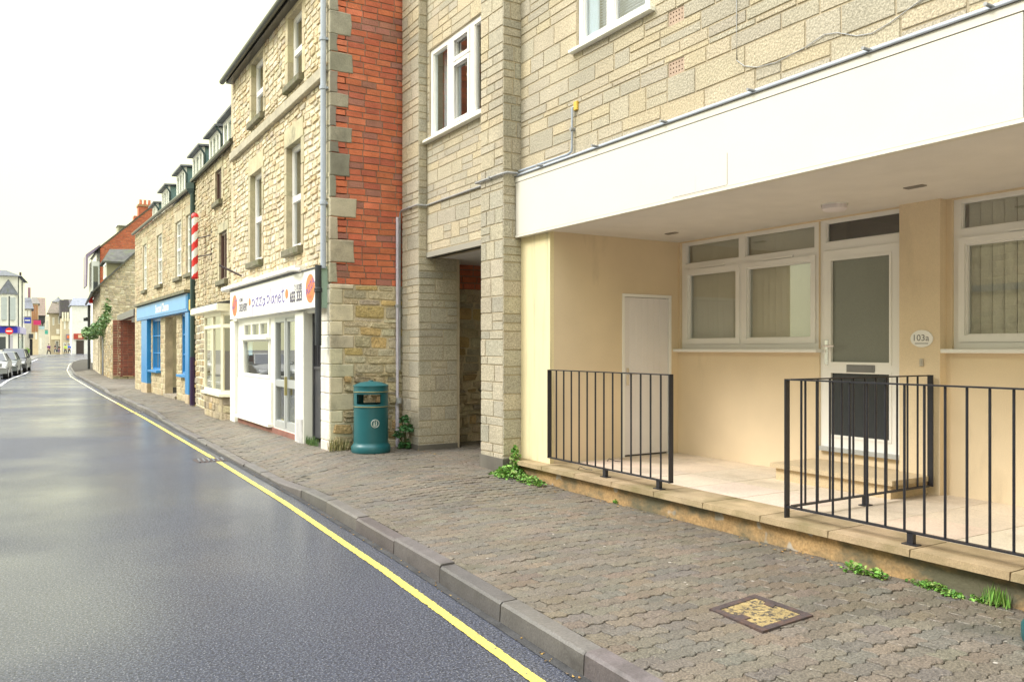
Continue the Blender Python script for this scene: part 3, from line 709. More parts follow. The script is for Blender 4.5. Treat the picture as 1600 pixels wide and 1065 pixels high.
m_ = MB(); text_into(m_, FPi, '103a', 4.19, .098, .055, 0, .0115, width=.14); m_.fbox(FPi, 4.13, 4.25, .045, .051, .010, .0115); m_.build('lettering', M['grey_text'], t)
m_ = MB(); m_.cbox(FPi, 4.175, 4.205, -.15, -.085, 0, .02); m_.disc(FPi, 4.19, -.11, .008, .008, .02, .026)
tag(m_.build('doorbell', paint('grey_plastic', (.5, .46, .4)), None, loc=(XR-.07, 4.19, -.12)), 'small grey doorbell under the house number plaque', 'doorbell')
# railings
XRl = 4.85
def railing(name, label, pts, feet, posts, foot_posts=()):
    (x0, y0), (x1, y1) = pts; L = math.hypot(x1-x0, y1-y0); d = ((x1-x0)/L, (y1-y0)/L)
    F = Fac(x0, y0, d[0], d[1], -d[1], d[0], 1)
    t = thing(name, label, 'railing', (x0, y0, ZF), 'black metal railings on the terrace')
    m_ = MB(); m_.fbox(F, 0, L, -.232, -.222, -.02, .02); m_.build('top_rail', M['black'], t)
    m_ = MB(); m_.fbox(F, 0, L, -1.175, -1.163, -.018, .018); m_.build('bottom_rail', M['black'], t)
    n = round(L/.137)
    for i in range(1, n):
        m_ = MB(); m_.tube([F.p(L*i/n, -1.165), F.p(L*i/n, -.23)], .0085, 8); m_.build('bar', M['black'], t)
    for u, full in posts:
        m_ = MB(); m_.cbox(F, u-.006, u+.006, ZF if full else -1.175, -.222, -.025, .025, .002); m_.build('end_post', M['black'], t)
    for u in feet:
        m_ = MB(); m_.fbox(F, u-.02, u+.02, ZF, -1.17, -.018, .018); m_.fbox(F, u-.05, u+.05, ZF, ZF+.008, -.03, .03); m_.build('foot', M['black'], t)
    return t
railing('railing', 'black metal railing panel on the terrace edge in front of the white cupboard door', [(XRl, 7.28), (XRl, 5.35)], [7.28-FW.off(.05).U(946), 7.28-FW.off(.05).U(1030)], [(.006, 0), (1.924, 0)])
railing('railing', 'longest black metal railing, along the terrace edge to the right frame edge', [(XRl, 4.10), (XRl, .6)], [4.10-FW.off(.05).U(1424), 2.9], [(.006, 1), (3.494, 1)])
railing('railing', 'black metal railing running from the terrace edge back to the pier beside the front door', [(XRl+.05, 4.085), (6.60, 4.085)], [.86], [(1.74, 0)])
# scraps on the terrace floor
for (px_, py_, s) in ((912, 733, 'bent black wire scrap on the coping left of the first railing foot'), (957, 720, 'thin black twig scrap on the terrace behind the first railing')):
    r_ = ray(px_, py_); tt = (ZF+.008)/r_[2]; x, y = r_[0]*tt, r_[1]*tt
    m_ = MB(); m_.tube([(x-.05, y+.03, ZF+.008), (x, y+.06, ZF+.03), (x+.02, y-.02, ZF+.012), (x+.06, y-.07, ZF+.008)], .004, 6)
    tag(m_.build('wire_scrap', M['black'], None, loc=(x, y, ZF)), s, 'scrap')
# ================================================================ stone house helpers
def dressed(F, parent, h, rg, jamb=.13, lint=.28, sill=True, cfn=c_drs, lw=.1, grey=False, name='window_surround'):
    """jambs and lintel of dressed stone round opening h; returns the hole to leave in the rubble"""
    m_ = MB(); a, b, c, d = h; z = c
    while z < d-.01:
        z2 = min(z+rg.uniform(.25, .5), d)
        if d-z2 < .12: z2 = d
        j1, j2 = jamb*rg.uniform(.8, 1.3), jamb*rg.uniform(.8, 1.3)
        m_.cbox(F, a-j1, a+.004, z+.003, z2-.003, -.15, .016, .006, cfn(rg)); m_.cbox(F, b-.004, b+j2, z+.003, z2-.003, -.15, .016, .006, cfn(rg)); z = z2
    m_.cbox(F, a-lw-.02, b+lw+.02, d-.004, d+lint, -.15, .02, .006, cfn(rg))
    m_.build(name, M['dressed'], parent)
    if sill:
        s = MB(); s.cbox(F, a-.06, b+.06, c-.11, c, -.16, .09, .012); s.build('stone_sill', M['mosssill'], parent)
    return (a-jamb, b+jamb, c-.1, d+lint-.01)
def hz(F, pl, pr, z0, z1):
    a, b = F.U(pl), F.U(pr); return (min(a, b), max(a, b), z0, z1)
def stone_wall(F, parent, u0, u1, z0, z1, openings, holes, rg, hs=(.11, .09, .14, .1), ls=(.13, .34), cfn=c_rub, proud=.018, rough=.22, warp=.012, name='wall', mortar='rubble_mortar', m='rubble', back=-.22, joint=.016):
    a = MB(); panel(a, F, u0, u1, z0, z1, openings, back, 0); o = a.build(name, M[mortar], parent)
    b = MB(); blocks(b, F, u0, u1, z0, z1, hs, ls, joint, proud, holes, cfn, rg, rough=rough, warp=warp); b.build('stone_facing', M[m], o)
    return o
def box_part(name, m, parent, *a, **k):
    b = MB(); b.box(*a); return b.build(name, M[m], parent)

# ================================================================ pizza shop building
P = thing('stone_house', 'tall stone house with red brick gable and the pizza shop below', 'house', (3.62, 13.9, -1.42))
XZ, YG, YE = 3.62, 10.9, 17.0
FZ = XF(XZ); FG = YF(YG); rg = random.Random(31)
up = [hz(FZ, 412.3, 393.5, 4.19, 5.30), hz(FZ, 473.2, 450.7, 4.19, 5.30)]
mid = [hz(FZ, 410, 391.8, 1.60, 3.24), hz(FZ, 471.5, 448.6, 1.58, 3.24)]
ops = up+mid
hl = [dressed(FZ, P, h, rg, lint=(.3 if h in mid else .12)) for h in ops]
str_ = (YG, YE, 3.79, 3.95)
w_ = stone_wall(FZ, P, YG, YE, 1.10, 5.42, ops, hl+[str_], rg)
m_ = MB(); m_.cbox(FZ, YG+.13, YE, 3.79, 3.955, -.02, .085, .012, (.44, .40, .30)); m_.build('string_course', M['dressed'], P)
def sash(F, h, tz, parent=P, lab=None):
    a, b, c, d = h
    f = window(F, parent, a, b, c, d, [(a+.07, b-.07, c+.08, tz-.04), (a+.07, b-.07, tz+.05, d-.07)], -.08, .06, g='glass')
    return f
for h in up: sash(FZ, h, 4.72)
for h in mid: sash(FZ, h, 2.39)
for h in ops:
    m_ = MB(); a, b, c, d = h
    for i in range(5): m_.tube([(XZ+.3, b-.09-i*.05, c), (XZ+.3, b-.09-i*.05, d)], .02, 6)
    m_.build('curtain', paint('net_curtain', (.55, .6, .6), rough=.9), P)
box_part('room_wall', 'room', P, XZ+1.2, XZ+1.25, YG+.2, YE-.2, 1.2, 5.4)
# gable: rubble below, brick above, quoins at the corner
qs = []; z = .92; i = 0
wd = [.1, .31, .1, .34, .08, .26, .1, .25, .1, .24, .1, .3, .1, .27, .1, .28, .1, .26, .1, .22]
while z < 5.3:
    h_ = .235*rg.uniform(.65, 1.4); qs.append((XZ, XZ+wd[i % len(wd)]*rg.uniform(.8, 1.25), z, z+h_)); z += h_; i += 1
g_ = MB(); panel(g_, FG, XZ, 11.5, -1.6, 5.42, [], -.3, 0)
g_.raw([(XZ, YG, 5.42), (11.5, YG, 5.42), (7.6, YG, 8.4), (XZ, YG+.3, 5.42), (11.5, YG+.3, 5.42), (7.6, YG+.3, 8.4)], [(0, 1, 2), (3, 5, 4)])
gw = g_.build('gable_wall', M['brick_mortar'], P)
m_ = MB(); m_.fbox(FG, XZ+.01, 7.5, -1.6, .902, 0, .005); m_.build('rubble_backing', M['rubble_mortar'], gw)
m_ = MB()
blocks(m_, FG, XZ, 5.0, .905, 5.4, [.09, .088, .092], (.21, .27), .009, .010, [], c_brick, rg, ch=.004, warp=.003, noedge=True)
m_.build('brickwork', M['brick'], gw); m_ = MB()
blocks(m_, FG, 5.2, 6.4, .905, 1.3, [.1], (.20, .27), .010, .011, [], c_brick, rg, ch=.005, warp=.004)
m_.build('brickwork', M['brick'], gw)
m_ = MB()
def ragged(mb, F, a, b, c, d, w, col, j=.012):
    o = [(a, c), ((a+b)/2, c+rg.uniform(-j, j)*.6), (b+rg.uniform(-j, j), c+rg.uniform(-j, j)*.5), (b+rg.uniform(-j, j), (c+d)/2), (b+rg.uniform(-j, j), d+rg.uniform(-j, j)*.5), ((a+b)/2, d+rg.uniform(-j, j)*.6), (a, d)]
    n = len(o); cu, cz = (a+b)/2, (c+d)/2; i_ = [(x+(cu-x)*.06, z_+(cz-z_)*.08) for x, z_ in o]
    mb.raw([F.p(x, z_, -.02) for x, z_ in o]+[F.p(x, z_, w*.6) for x, z_ in o]+[F.p(x, z_, w) for x, z_ in i_], [tuple(range(2*n, 3*n))]+[(k*n+i, k*n+(i+1) % n, (k+1)*n+(i+1) % n, (k+1)*n+i) for k in (0, 1) for i in range(n)], col)
for q in qs: ragged(m_, FG, q[0]-.012, q[1]-.004, q[2]+.003, q[3]-.003, rg.uniform(.018, .026), (c_drs_grey(rg) if q[2] > 1.9 else jit((.42, .38, .28), rg)))
# facade-side returns of the quoins
for q in qs: m_.cbox(FZ, YG-.012, YG+(.34 if q[1]-q[0] < .15 else .16), q[2]+.004, q[3]-.004, -.02, .016, .008, jit((.52, .47, .34), rg))
m_.build('quoin', M['dressed'], gw)
m_ = MB()
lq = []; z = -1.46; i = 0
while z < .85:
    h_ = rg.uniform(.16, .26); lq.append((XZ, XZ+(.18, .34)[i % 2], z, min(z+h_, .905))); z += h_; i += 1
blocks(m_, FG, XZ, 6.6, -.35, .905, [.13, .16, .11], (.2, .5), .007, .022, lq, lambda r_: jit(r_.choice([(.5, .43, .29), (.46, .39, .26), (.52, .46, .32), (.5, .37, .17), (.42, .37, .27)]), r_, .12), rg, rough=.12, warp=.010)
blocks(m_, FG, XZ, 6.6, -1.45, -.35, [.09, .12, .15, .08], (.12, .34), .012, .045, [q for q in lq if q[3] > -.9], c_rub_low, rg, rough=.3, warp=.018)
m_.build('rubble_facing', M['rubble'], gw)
m_ = MB()
for q in lq: m_.cbox(FG, q[0]-.016, q[1]-.008, q[2]+.002, q[3]-.002, -.02, .024, .012, jit((.58, .53, .38), rg, .12)); m_.cbox(FZ, YG-.018, YG+.37, q[2]+.002, q[3]-.002, -.02, .02, .012, jit((.74, .72, .64), rg, .1))
m_.box(XZ, XZ+.05, YG, 11.28, -1.6, .9, (.5, .47, .38))
m_.build('corner_stone', M['dressed'], gw)
# eaves, gutter and roof
m_ = MB()
m_.hexa([(3.44, YG-.05, 5.42), (3.44, YE+.05, 5.42), (7.6, YE+.05, 8.45), (7.6, YG-.05, 8.45), (3.44, YG-.05, 5.48), (3.44, YE+.05, 5.48), (7.6, YE+.05, 8.55), (7.6, YG-.05, 8.55)], (.1, .1, .09))
m_.hexa([(7.6, YG-.05, 8.45), (7.6, YE+.05, 8.45), (11.7, YE+.05, 5.42), (11.7, YG-.05, 5.42), (7.6, YG-.05, 8.55), (7.6, YE+.05, 8.55), (11.7, YE+.05, 5.5), (11.7, YG-.05, 5.5)], (.1, .1, .09))
rf = m_.build('roof', M['slate'], P)
m_ = MB(); m_.fbox(FZ, YG, YE+.02, 5.37, 5.44, 0, .14); m_.build('eaves_board', paint('eaves_shade', (.07, .065, .06)), rf)  # shadow under the eaves put into the board's near-black colour
m_ = MB(); m_.tube([(3.42, YG-.1, 5.45), (3.42, YE+.12, 5.42)], .055, 10); m_.build('gutter', paint('green_black_gutter', (.05, .055, .04), var=.3), rf, smooth=True)
m_ = MB(); panel(m_, YF(YE), XZ, 11.5, -1.6, 5.42, [], -.2, 0); m_.build('party_wall', M['rubble_mortar'], P)
t = thing('downpipe', 'tall blue grey downpipe at the corner of the red brick gable, dark at its foot', 'pipe', (3.545, 10.98, 1.1))
m_ = MB(); m_.tube([(3.545, 10.98, 1.12), (3.545, 10.98, 5.4)], .040, 14)
m_.build('upper_pipe', M['pipe'], t, smooth=True)
for z in (3.60, 2.0, 4.28):
    m_ = MB(); m_.lathe([(.042, 0), (.052, .005), (.052, .05), (.042, .055)], 3.545, 10.98, z, 14); m_.fbox(XF(3.62), 10.93, 11.03, z+.01, z+.035, 0, .04); m_.build('collar', M['pipe'], t)
m_ = MB(); m_.tube([(3.47, 10.97, .05), (3.47, 10.97, 1.16)], .045, 14); m_.lathe([(.045, 0), (.056, .01), (.056, .06), (.045, .07)], 3.47, 10.97, .78, 14); m_.build('lower_pipe', M['pipe_dark'], t, smooth=True)
# shopfront
U = FZ.U; ZG = -1.42
uA, uB = U(422.5), U(381)          # window opening
dA, dB = U(466), U(429)            # door opening
win = (uA, uB, -.51, .53); dor = (dA, dB, -1.32, .53); gat = (11.30, 11.98, -1.45, .53)
m_ = MB(); panel(m_, FZ, 11.26, YE-.02, -1.6, 1.12, [win, dor, gat], -.1, 0)
sf = m_.build('shopfront', M['whitewood'], P)
m_ = MB(); m_.cbox(FZ, U(372), YE-.01, -1.5, .56, 0, .07, .01); m_.build('pilaster', M['whitewood'], P)
m_ = MB(); m_.cbox(FZ, 11.98, U(466.5), -1.5, .56, 0, .06, .01); m_.build('pilaster', M['whitewood'], P)
m_ = MB(); m_.cbox(FZ, 12.0, U(470), -1.46, -1.05, .06, .075, .01); m_.build('worn_stone_base', M['dressed'], P)
m_ = MB(); m_.cbox(FZ, U(427), U(375), -1.28, -.56, 0, .045, .006); m_.cbox(FZ, U(427)-.02, U(374), -1.33, -1.28, 0, .10, .006)
m_.fbox(FZ, U(420), U(384), -.80, -.795, .045, .047); m_.build('stall_riser', M['whitewood'], P)
m_ = MB(); m_.fbox(FZ, dA-.02, U(374), -1.46, -1.335, 0, .03, (.26, .12, .09)); m_.build('brick_base', M['brick'], P)
l = []; n = 3; a0, b0 = uA+.09, uB-.08
for i in range(n): l.append((a0+(b0-a0)*i/n+.04, a0+(b0-a0)*(i+1)/n-.04, .25, .46))
window(FZ, P, *win, l+[(uA+.06, uB-.06, -.47, .15)], .02, .07, name='shop_window', m='whitewood', sill=(uA-.02, uB+.06, .165, .205, .0, .09, 'whitewood'))
m_ = MB(); m_.fbox(FZ, uB-.42, uB-.12, -.12, .14, -.07, -.06); m_.build('window_poster', paint('blue_poster', (.35, .62, .78)), P)
mx = U(445.5)
fr = window(FZ, P, *dor, [(mx+.06, dB-.07, -1.2, -.62), (mx+.06, dB-.07, -.52, .45), (dA+.02, mx-.02, -1.29, .50)], .0, .08, name='door_frame', m='alu')
m_ = MB(); ga, gb = dA+.03, mx-.03
l = [(ga+.06, gb-.06, -1.18, -.63), (ga+.06, gb-.06, -.50, .44)]
panel(m_, FZ, ga, gb, -1.28, .49, l, -.06, -.01); dd = m_.build('shop_door', M['alu'], P)
m_ = MB(); [m_.fbox(FZ, *q, -.04, -.034) for q in l]; m_.build('pane', M['glass'], dd)
m_ = MB(); m_.cbox(FZ, gb-.05, gb-.02, -.75, -.45, -.01, .03, .004); m_.build('handle', paint('brass_handle', (.4, .35, .15), rough=.3), dd)
# interior of the shop
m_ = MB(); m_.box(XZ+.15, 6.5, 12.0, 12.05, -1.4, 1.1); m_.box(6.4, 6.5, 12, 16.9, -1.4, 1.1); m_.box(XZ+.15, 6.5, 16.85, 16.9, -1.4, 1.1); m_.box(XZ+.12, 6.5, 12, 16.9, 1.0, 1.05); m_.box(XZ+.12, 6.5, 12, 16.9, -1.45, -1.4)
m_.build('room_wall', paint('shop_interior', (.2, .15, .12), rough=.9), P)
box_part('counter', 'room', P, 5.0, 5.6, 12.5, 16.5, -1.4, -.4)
# side gate
a, b, c, d = gat
m_ = MB(); m_.fbox(FZ, a+.01, b-.01, -1.32, -.28, -.14, -.10); m_.fbox(FZ, a+.01, b-.01, -.30, -.26, -.145, -.085)
m_.fbox(FZ, a, a+.05, -1.36, .53, -.15, -.08); m_.fbox(FZ, b-.05, b, -1.36, .53, -.15, -.08); m_.fbox(FZ, a, b, .40, .53, -.15, -.09)
gt = m_.build('side_gate', M['charcoal'], P)
m_ = MB(); k = a+.08
while k < b-.06: m_.tube([FZ.p(k, -.28, -.12), FZ.p(k, .42, -.12)], .012, 6); k += .075
m_.build('gate_bars', M['charcoal'], gt)
m_ = MB(); m_.tube([FZ.p(a+.09, -.42, -.10), FZ.p(a+.09, -.42, -.05), FZ.p(a+.17, -.42, -.05)], .012, 6); m_.build('handle', M['chrome'], gt)
box_part('passage_void', 'dark', P, XZ+.9, XZ+.95, 11.2, 12.1, -1.5, .6)
# sign
FSg = FZ.off(.13)
t = thing('shop_sign', 'white fascia sign reading pizza planet with orange discs', 'sign', (XZ-.1, 13.9, .58))
s0, s1 = U(501)+.0, FSg.U(359.5); s0 = 11.0
m_ = MB(); m_.cbox(FZ, s0, s1, .583, 1.135, 0, .13, .006); m_.build('board', M['signwhite'], t)
m_ = MB(); m_.fbox(FZ, s0-.025, s0, .57, 1.15, 0, .14); m_.build('end_panel', M['signgreen'], t)
m_ = MB(); m_.fbox(FZ, s0-.02, s1, 1.137, 1.150, 0, .15); m_.build('trim', M['lead'], t)
def sdisc(px_, py_, rz, ru, m='orange'):
    u, z = FSg.px(px_, py_); q = MB(); q.disc(FSg, u, z, ru, rz, 0, .004); return q.build('disc', M[m], t), u, z
for px_, py_, rz, ru, big in ((366.8, 477.5, .205, .21, 1), (484.8, 450.5, .205, .21, 1), (390.2, 471.5, .07, .075, 0), (448, 459.0, .075, .08, 0)):
    o_, u, z = sdisc(px_, py_, rz, ru)
    if big:
        q = MB(); text_into(q, FSg, 'PIZZA', u-.02, z+.02, .12, 0, .007, width=.42, shear=0)
        ang = R(28 if px_ > 400 else 28)
        q.v = [(x, *(lambda dy, dz: (u+dy*math.cos(ang)+dz*math.sin(ang), z-dy*math.sin(ang)+dz*math.cos(ang)))(y_-u, z_-z)) for x, y_, z_ in q.v]
        q.build('disc_lettering', M['purple'], t)
        q = MB(); text_into(q, FSg, 'PLANET', u, z-.12, .035, 0, .007, width=.16); q.build('disc_caption', M['pinkred'], t)
def stext(s, pa, pb, yc, h, m, bold=.02):
    ua, za = FSg.px(pa, yc); ub, zb = FSg.px(pb, yc); _, z = FSg.px((pa+pb)/2, yc)
    q = MB(); text_into(q, FSg, s, (ua+ub)/2, z, h, 0, .005, width=abs(ub-ua), bold=bold); q.build('lettering', M[m], t)
stext('HOME', 374.2, 379.5, 468.6, .075, 'slateletter'); stext('DELIVERY', 374.2, 387, 480, .15, 'slateletter')
stext('T: 01285', 460, 472, 448.3, .09, 'slateletter'); stext('655 333', 453.2, 472, 462.6, .17, 'slateletter', .035)
G_ = {'p': ([[(0, 1.1), (.03, -1.0)], [(0, .9), (.3, 1.08), (.46, .7), (.3, .2), (.03, .2)]], .62),
      'i': ([[(0, .95), (.02, 0)], [(-.02, 1.35), (.03, 1.5)]], .22), 'z': ([[(0, .9), (.5, 1.05), (.02, .05), (.56, -.02)]], .72),
      'a': ([[(.42, .85), (.12, .85), (0, .35), (.14, 0), (.42, .3), (.44, .9), (.56, -.05)]], .72), 'l': ([[(.03, 1.9), (0, 0)]], .24),
      'n': ([[(0, 1.0), (.04, 0)], [(.02, .65), (.28, 1.0), (.42, .75), (.44, 0)]], .62), 'e': ([[(.02, .5), (.42, .6), (.28, .98), (.05, .75), (.02, .25), (.2, 0), (.46, .2)]], .62),
      't': ([[(.2, 1.8), (.14, .2), (.3, 0), (.46, .12)], [(-.06, 1.2), (.44, 1.35)]], .55), ' ': ([], .18)}
word = 'pizza planet'; tot = sum(G_[c][1] for c in word)
ua = FSg.U(394.2); ub = FSg.U(445.2); sc = (ua-ub)/tot; zb0 = FSg.px(394, 483.5)[1]
q = MB(); x = 0; rg2 = random.Random(4)
for c in word:
    ls_, adv = G_[c]; dy = rg2.uniform(-.06, .06)+(.12 if c in 'zi' else 0)
    strokes(q, FSg, ls_, .0, .022, lambda a, b: (ua-(x+a)*sc, .745+(b+dy)*.135)); x += adv
q.build('script_lettering', M['purple'], t)
# awning cassette above the sign
m_ = MB(); m_.cbox(FZ, 12.0, 17.25, 1.165, 1.25, .0, .20, .02); aw = m_.build('awning_cassette', M['signwhite'], None, loc=(3.5, 14, 1.2)); tag(aw, 'white roller awning cassette above the pizza shop sign', 'awning')
m_ = MB(); m_.tube([(3.42, 12.25, 1.2), (3.36, 11.9, 1.17), (3.45, 11.75, 1.16)], .03, 8); m_.build('awning_arm', M['signwhite'], aw)
m_ = MB(); m_.tube([FZ.p(16.2, 1.42, .02), FZ.p(16.45, 1.63, .38)], .022, 6); tag(m_.build('wall_bracket', M['rust'], None, loc=(3.6, 16.2, 1.4)), 'dark iron stub sticking up from the wall left above the pizza shop sign', 'bracket')

# ================================================================ middle house
Hm = thing('stone_house', 'low stone house with brown windows between barber pole and pizza shop', 'house', (3.68, 19.3, -1.43))
XM = 3.68; FM = XF(XM); rg = random.Random(41)
o1 = hz(FM, 347, 337, 3.27, 3.98); o2 = hz(FM, 355.5, 343, 1.49, 2.55)
hl = [dressed(FM, Hm, h, rg, jamb=.16, lint=.2) for h in (o1, o2)]
stone_wall(FM, Hm, 17.0, 21.72, .95, 4.24, [o1, o2], hl, rg, cfn=lambda r_: jit(r_.choice([(.5, .43, .28), (.44, .38, .25), (.55, .48, .32), (.46, .37, .22)]), r_, .13))
for h in (o1, o2):
    a, b, c, d = h; window(FM, Hm, a, b, c, d, [(a+.06, (a+b)/2-.03, c+.06, d-.06), ((a+b)/2+.03, b-.06, c+.06, d-.06)], -.03, .06, m='brownwood' if 'brownwood' in M else (paint('brownwood', (.10, .05, .045)) and 'brownwood'))
# ground floor with bay window
gm = MB(); panel(gm, FM, 17.0, 21.72, -1.6, .95, [(17.12, 19.45, -.93, .74)], -.2, 0); gm.build('ground_floor_wall', M['cream'], Hm)
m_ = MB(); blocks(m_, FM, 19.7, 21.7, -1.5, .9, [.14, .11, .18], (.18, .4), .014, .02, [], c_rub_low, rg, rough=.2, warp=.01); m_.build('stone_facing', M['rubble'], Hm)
bay = [(17.05, .0), (17.30, .22), (19.15, .22), (19.45, .0)]
def bayprism(mb, z0, z1, ex=0, col=None):
    pts = [(u+(-ex if u < 18 else ex), w+ex) for u, w in bay]
    pts[0] = (pts[0][0], -.05); pts[-1] = (pts[-1][0], -.05)
    V = [FM.p(u, z0, w) for u, w in pts]+[FM.p(u, z1, w) for u, w in pts]; n = 4
    mb.raw(V, [(3, 2, 1, 0), (4, 5, 6, 7)]+[(i, (i+1) % n, n+(i+1) % n, n+i) for i in range(n)], col)
m_ = MB(); bayprism(m_, -1.5, -.98, .01, (.36, .3, .2)); bb = m_.build('bay_base', M['rubble'], Hm)
m_ = MB()
for (p, q) in zip(bay, bay[1:]):
    Fq = Fac(XM-p[1], p[0], -(q[1]-p[1]), q[0]-p[0], -(q[0]-p[0]), -(q[1]-p[1]), -1); Lq = math.hypot(q[1]-p[1], q[0]-p[0])
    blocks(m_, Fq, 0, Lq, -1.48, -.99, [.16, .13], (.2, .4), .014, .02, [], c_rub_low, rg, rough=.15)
    f = MB(); mids = [0, Lq] if Lq < 1 else [0, Lq*.5, Lq]; lights = []
    for i in range(len(mids)-1): lights += [(mids[i]+.035, mids[i+1]-.035, -.86, .44), (mids[i]+.035, mids[i+1]-.035, .50, .70)]
    window(Fq, Hm, 0, Lq, -.93, .76, lights, .02, .06, name='bay_window', m='cream')
m_.build('stone_facing', M['rubble'], bb)
m_ = MB(); bayprism(m_, -.98, -.92, .07); m_.build('bay_sill', M['cream'], Hm)
m_ = MB(); bayprism(m_, .76, .80, .04); m_.build('bay_top', M['cream'], Hm)
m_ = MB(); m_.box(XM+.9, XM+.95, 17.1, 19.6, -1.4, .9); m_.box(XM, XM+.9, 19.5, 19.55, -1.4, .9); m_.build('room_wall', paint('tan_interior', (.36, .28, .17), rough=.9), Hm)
t = thing('awning', 'folded cream awning with dark edge above the bay window', 'awning', (3.4, 18.5, .9))
m_ = MB(); m_.cbox(FM, 17.15, 20.2, .78, .93, 0, .36, .02); m_.build('valance', M['cream'], t)
m_ = MB(); m_.hexa([FM.p(17.2, .93, .0), FM.p(20.15, .93, .0), FM.p(20.15, .93, .34), FM.p(17.2, .93, .34), FM.p(17.2, 1.02, .0), FM.p(20.15, 1.02, .0), FM.p(20.15, .955, .34), FM.p(17.2, .955, .34)]); m_.build('canvas', M['charcoal'], t)
# roof shared line; each house gets its own piece with dormers
def roof_slab(parent, x0, z0, x1, z1, ya, yb, m='slate', th=.08, rg=rg, xo=None):
    m_ = MB(); L = math.hypot(x1-x0, z1-z0); n = int(L/.22)
    for i in range(n):
        a, b = i/n, (i+1.25)/n; y = ya
        while y < yb-.01:
            y2 = min(y+rg.uniform(.22, .42), yb); c = c_slate(rg); t = .012
            P_ = lambda s, yy, k: (x0+(x1-x0)*min(s, 1), yy, z0+(z1-z0)*min(s, 1)+k)
            m_.hexa([P_(a, y+.003, 0), P_(b, y+.003, 0), P_(b, y2-.003, 0), P_(a, y2-.003, 0), P_(a, y+.003, t+.022), P_(b, y+.003, t), P_(b, y2-.003, t), P_(a, y2-.003, t+.022)], c); y = y2
    m_.hexa([(x0, ya, z0-th), (x1, ya, z1-th), (x1, yb, z1-th), (x0, yb, z0-th), (x0, ya, z0-.004), (x1, ya, z1-.004), (x1, yb, z1-.004), (x0, yb, z0-.004)], (.08, .08, .08))
    return m_.build('roof', M[m], parent)
def dormer(parent, y0, x=4.05, wd=1.5, z0=4.4, z1=5.36):
    F = XF(x); cm = paint('dormer_teal', (.16, .26, .25))
    m_ = MB(); m_.box(x+.02, x+1.3, y0+.02, y0+wd-.02, z0, z1); d = m_.build('dormer', cm, parent)
    window(F, d, y0, y0+wd, z0+.1, z1, [(y0+.1, y0+wd*.33-.04, z0+.25, z1-.1), (y0+wd*.33+.04, y0+wd*.66-.04, z0+.25, z1-.1), (y0+wd*.66+.04, y0+wd-.1, z0+.25, z1-.1)], .03, .06, m='whitewood')
    m_ = MB(); m_.hexa([(x-.16, y0-.08, z1), (x+1.3, y0-.08, z1+.10), (x+1.3, y0+wd+.12, z1+.10), (x-.16, y0+wd+.12, z1), (x-.16, y0-.08, z1+.05), (x+1.3, y0-.08, z1+.15), (x+1.3, y0+wd+.12, z1+.15), (x-.16, y0+wd+.12, z1+.05)]); m_.build('dormer_roof', M['lead'], d)
    m_ = MB(); m_.tube([(x-.12, y0-.03, z1), (x+.02, y0-.03, z1-.2), (x+.02, y0-.03, z0)], .03, 8); m_.build('dormer_pipe', paint('dark_green_pipe', (.03, .06, .055)), d)
roof_slab(Hm, 3.6, 4.27, 7.5, 7.5, 17.0, 21.7)
m_ = MB(); m_.tube([(3.58, 17.0, 4.23), (3.60, 21.7, 4.24)], .05, 8); m_.build('gutter', paint('green_black_gutter', (.05, .055, .04)), Hm)
dormer(Hm, 18.5); dormer(Hm, 20.4, wd=1.3)
t = thing('downpipe', 'thick dark green downpipe between the blue shop and the low stone house', 'pipe', (3.66, 21.66, -1.4))
m_ = MB(); m_.tube([(3.62, 21.66, -1.42), (3.62, 21.66, 4.0)], .065, 12); m_.build('pipe', paint('dark_green_pipe', (.03, .06, .055)), t, smooth=True)
m_ = MB(); m_.lathe([(.05, -.12), (.16, .05), (.16, .2)], 3.62, 21.66, 3.98, 4); m_.build('rainwater_head', paint('dark_green_pipe', (.03, .06, .055)), t)
m_ = MB(); m_.tube([(3.62, 21.66, -1.42), (3.62, 21.66, -.2)], .075, 12); m_.build('lower_sleeve', paint('violet_black_paint', (.035, .015, .06)), t, smooth=True)
# barber pole
PX, PY = 3.44, 20.3
t = thing('barber_pole', 'red and white striped barber pole hanging on an iron bracket', 'barber pole', (PX, PY, 1.7))
n = 24; za, zb = 1.70, 3.12
rw = {0: MB(), 1: MB()}
nz = 70
for i in range(nz):
    for k in range(n):
        ph = ((i/nz)*3.7-k/n*1.0) % 1.0
        s = 0 if ph < .5 else 1
        q = []
        for (ii, kk) in ((i, k), (i, k+1), (i+1, k+1), (i+1, k)):
            a = 2*math.pi*kk/n; q.append((PX+.072*math.cos(a), PY+.072*math.sin(a), za+(zb-za)*ii/nz))
        rw[s].poly(q)
rw[0].build('red_stripe', M['red'], t); rw[1].build('white_stripe', M['white'], t)
m_ = MB(); m_.lathe([(.088, 0), (.08, .05), (.05, .09), (.001, .1)], PX, PY, zb, 20); m_.build('cap', M['red'], t, smooth=True)
m_ = MB(); m_.lathe([(.001, -.05), (.06, -.04), (.088, 0)], PX, PY, za, 20); m_.build('foot_cap', M['red'], t, smooth=True)
m_ = MB(); m_.box(3.66, 3.70, 19.5, 19.56, 2.0, 2.75); m_.tube([(3.66, 19.53, 2.62), (PX+.05, PY-.03, 2.62)], .014, 6); m_.tube([(3.66, 19.53, 2.18), (PX+.05, PY-.03, 2.18)], .014, 6); m_.build('iron_bracket', M['rust'], t)

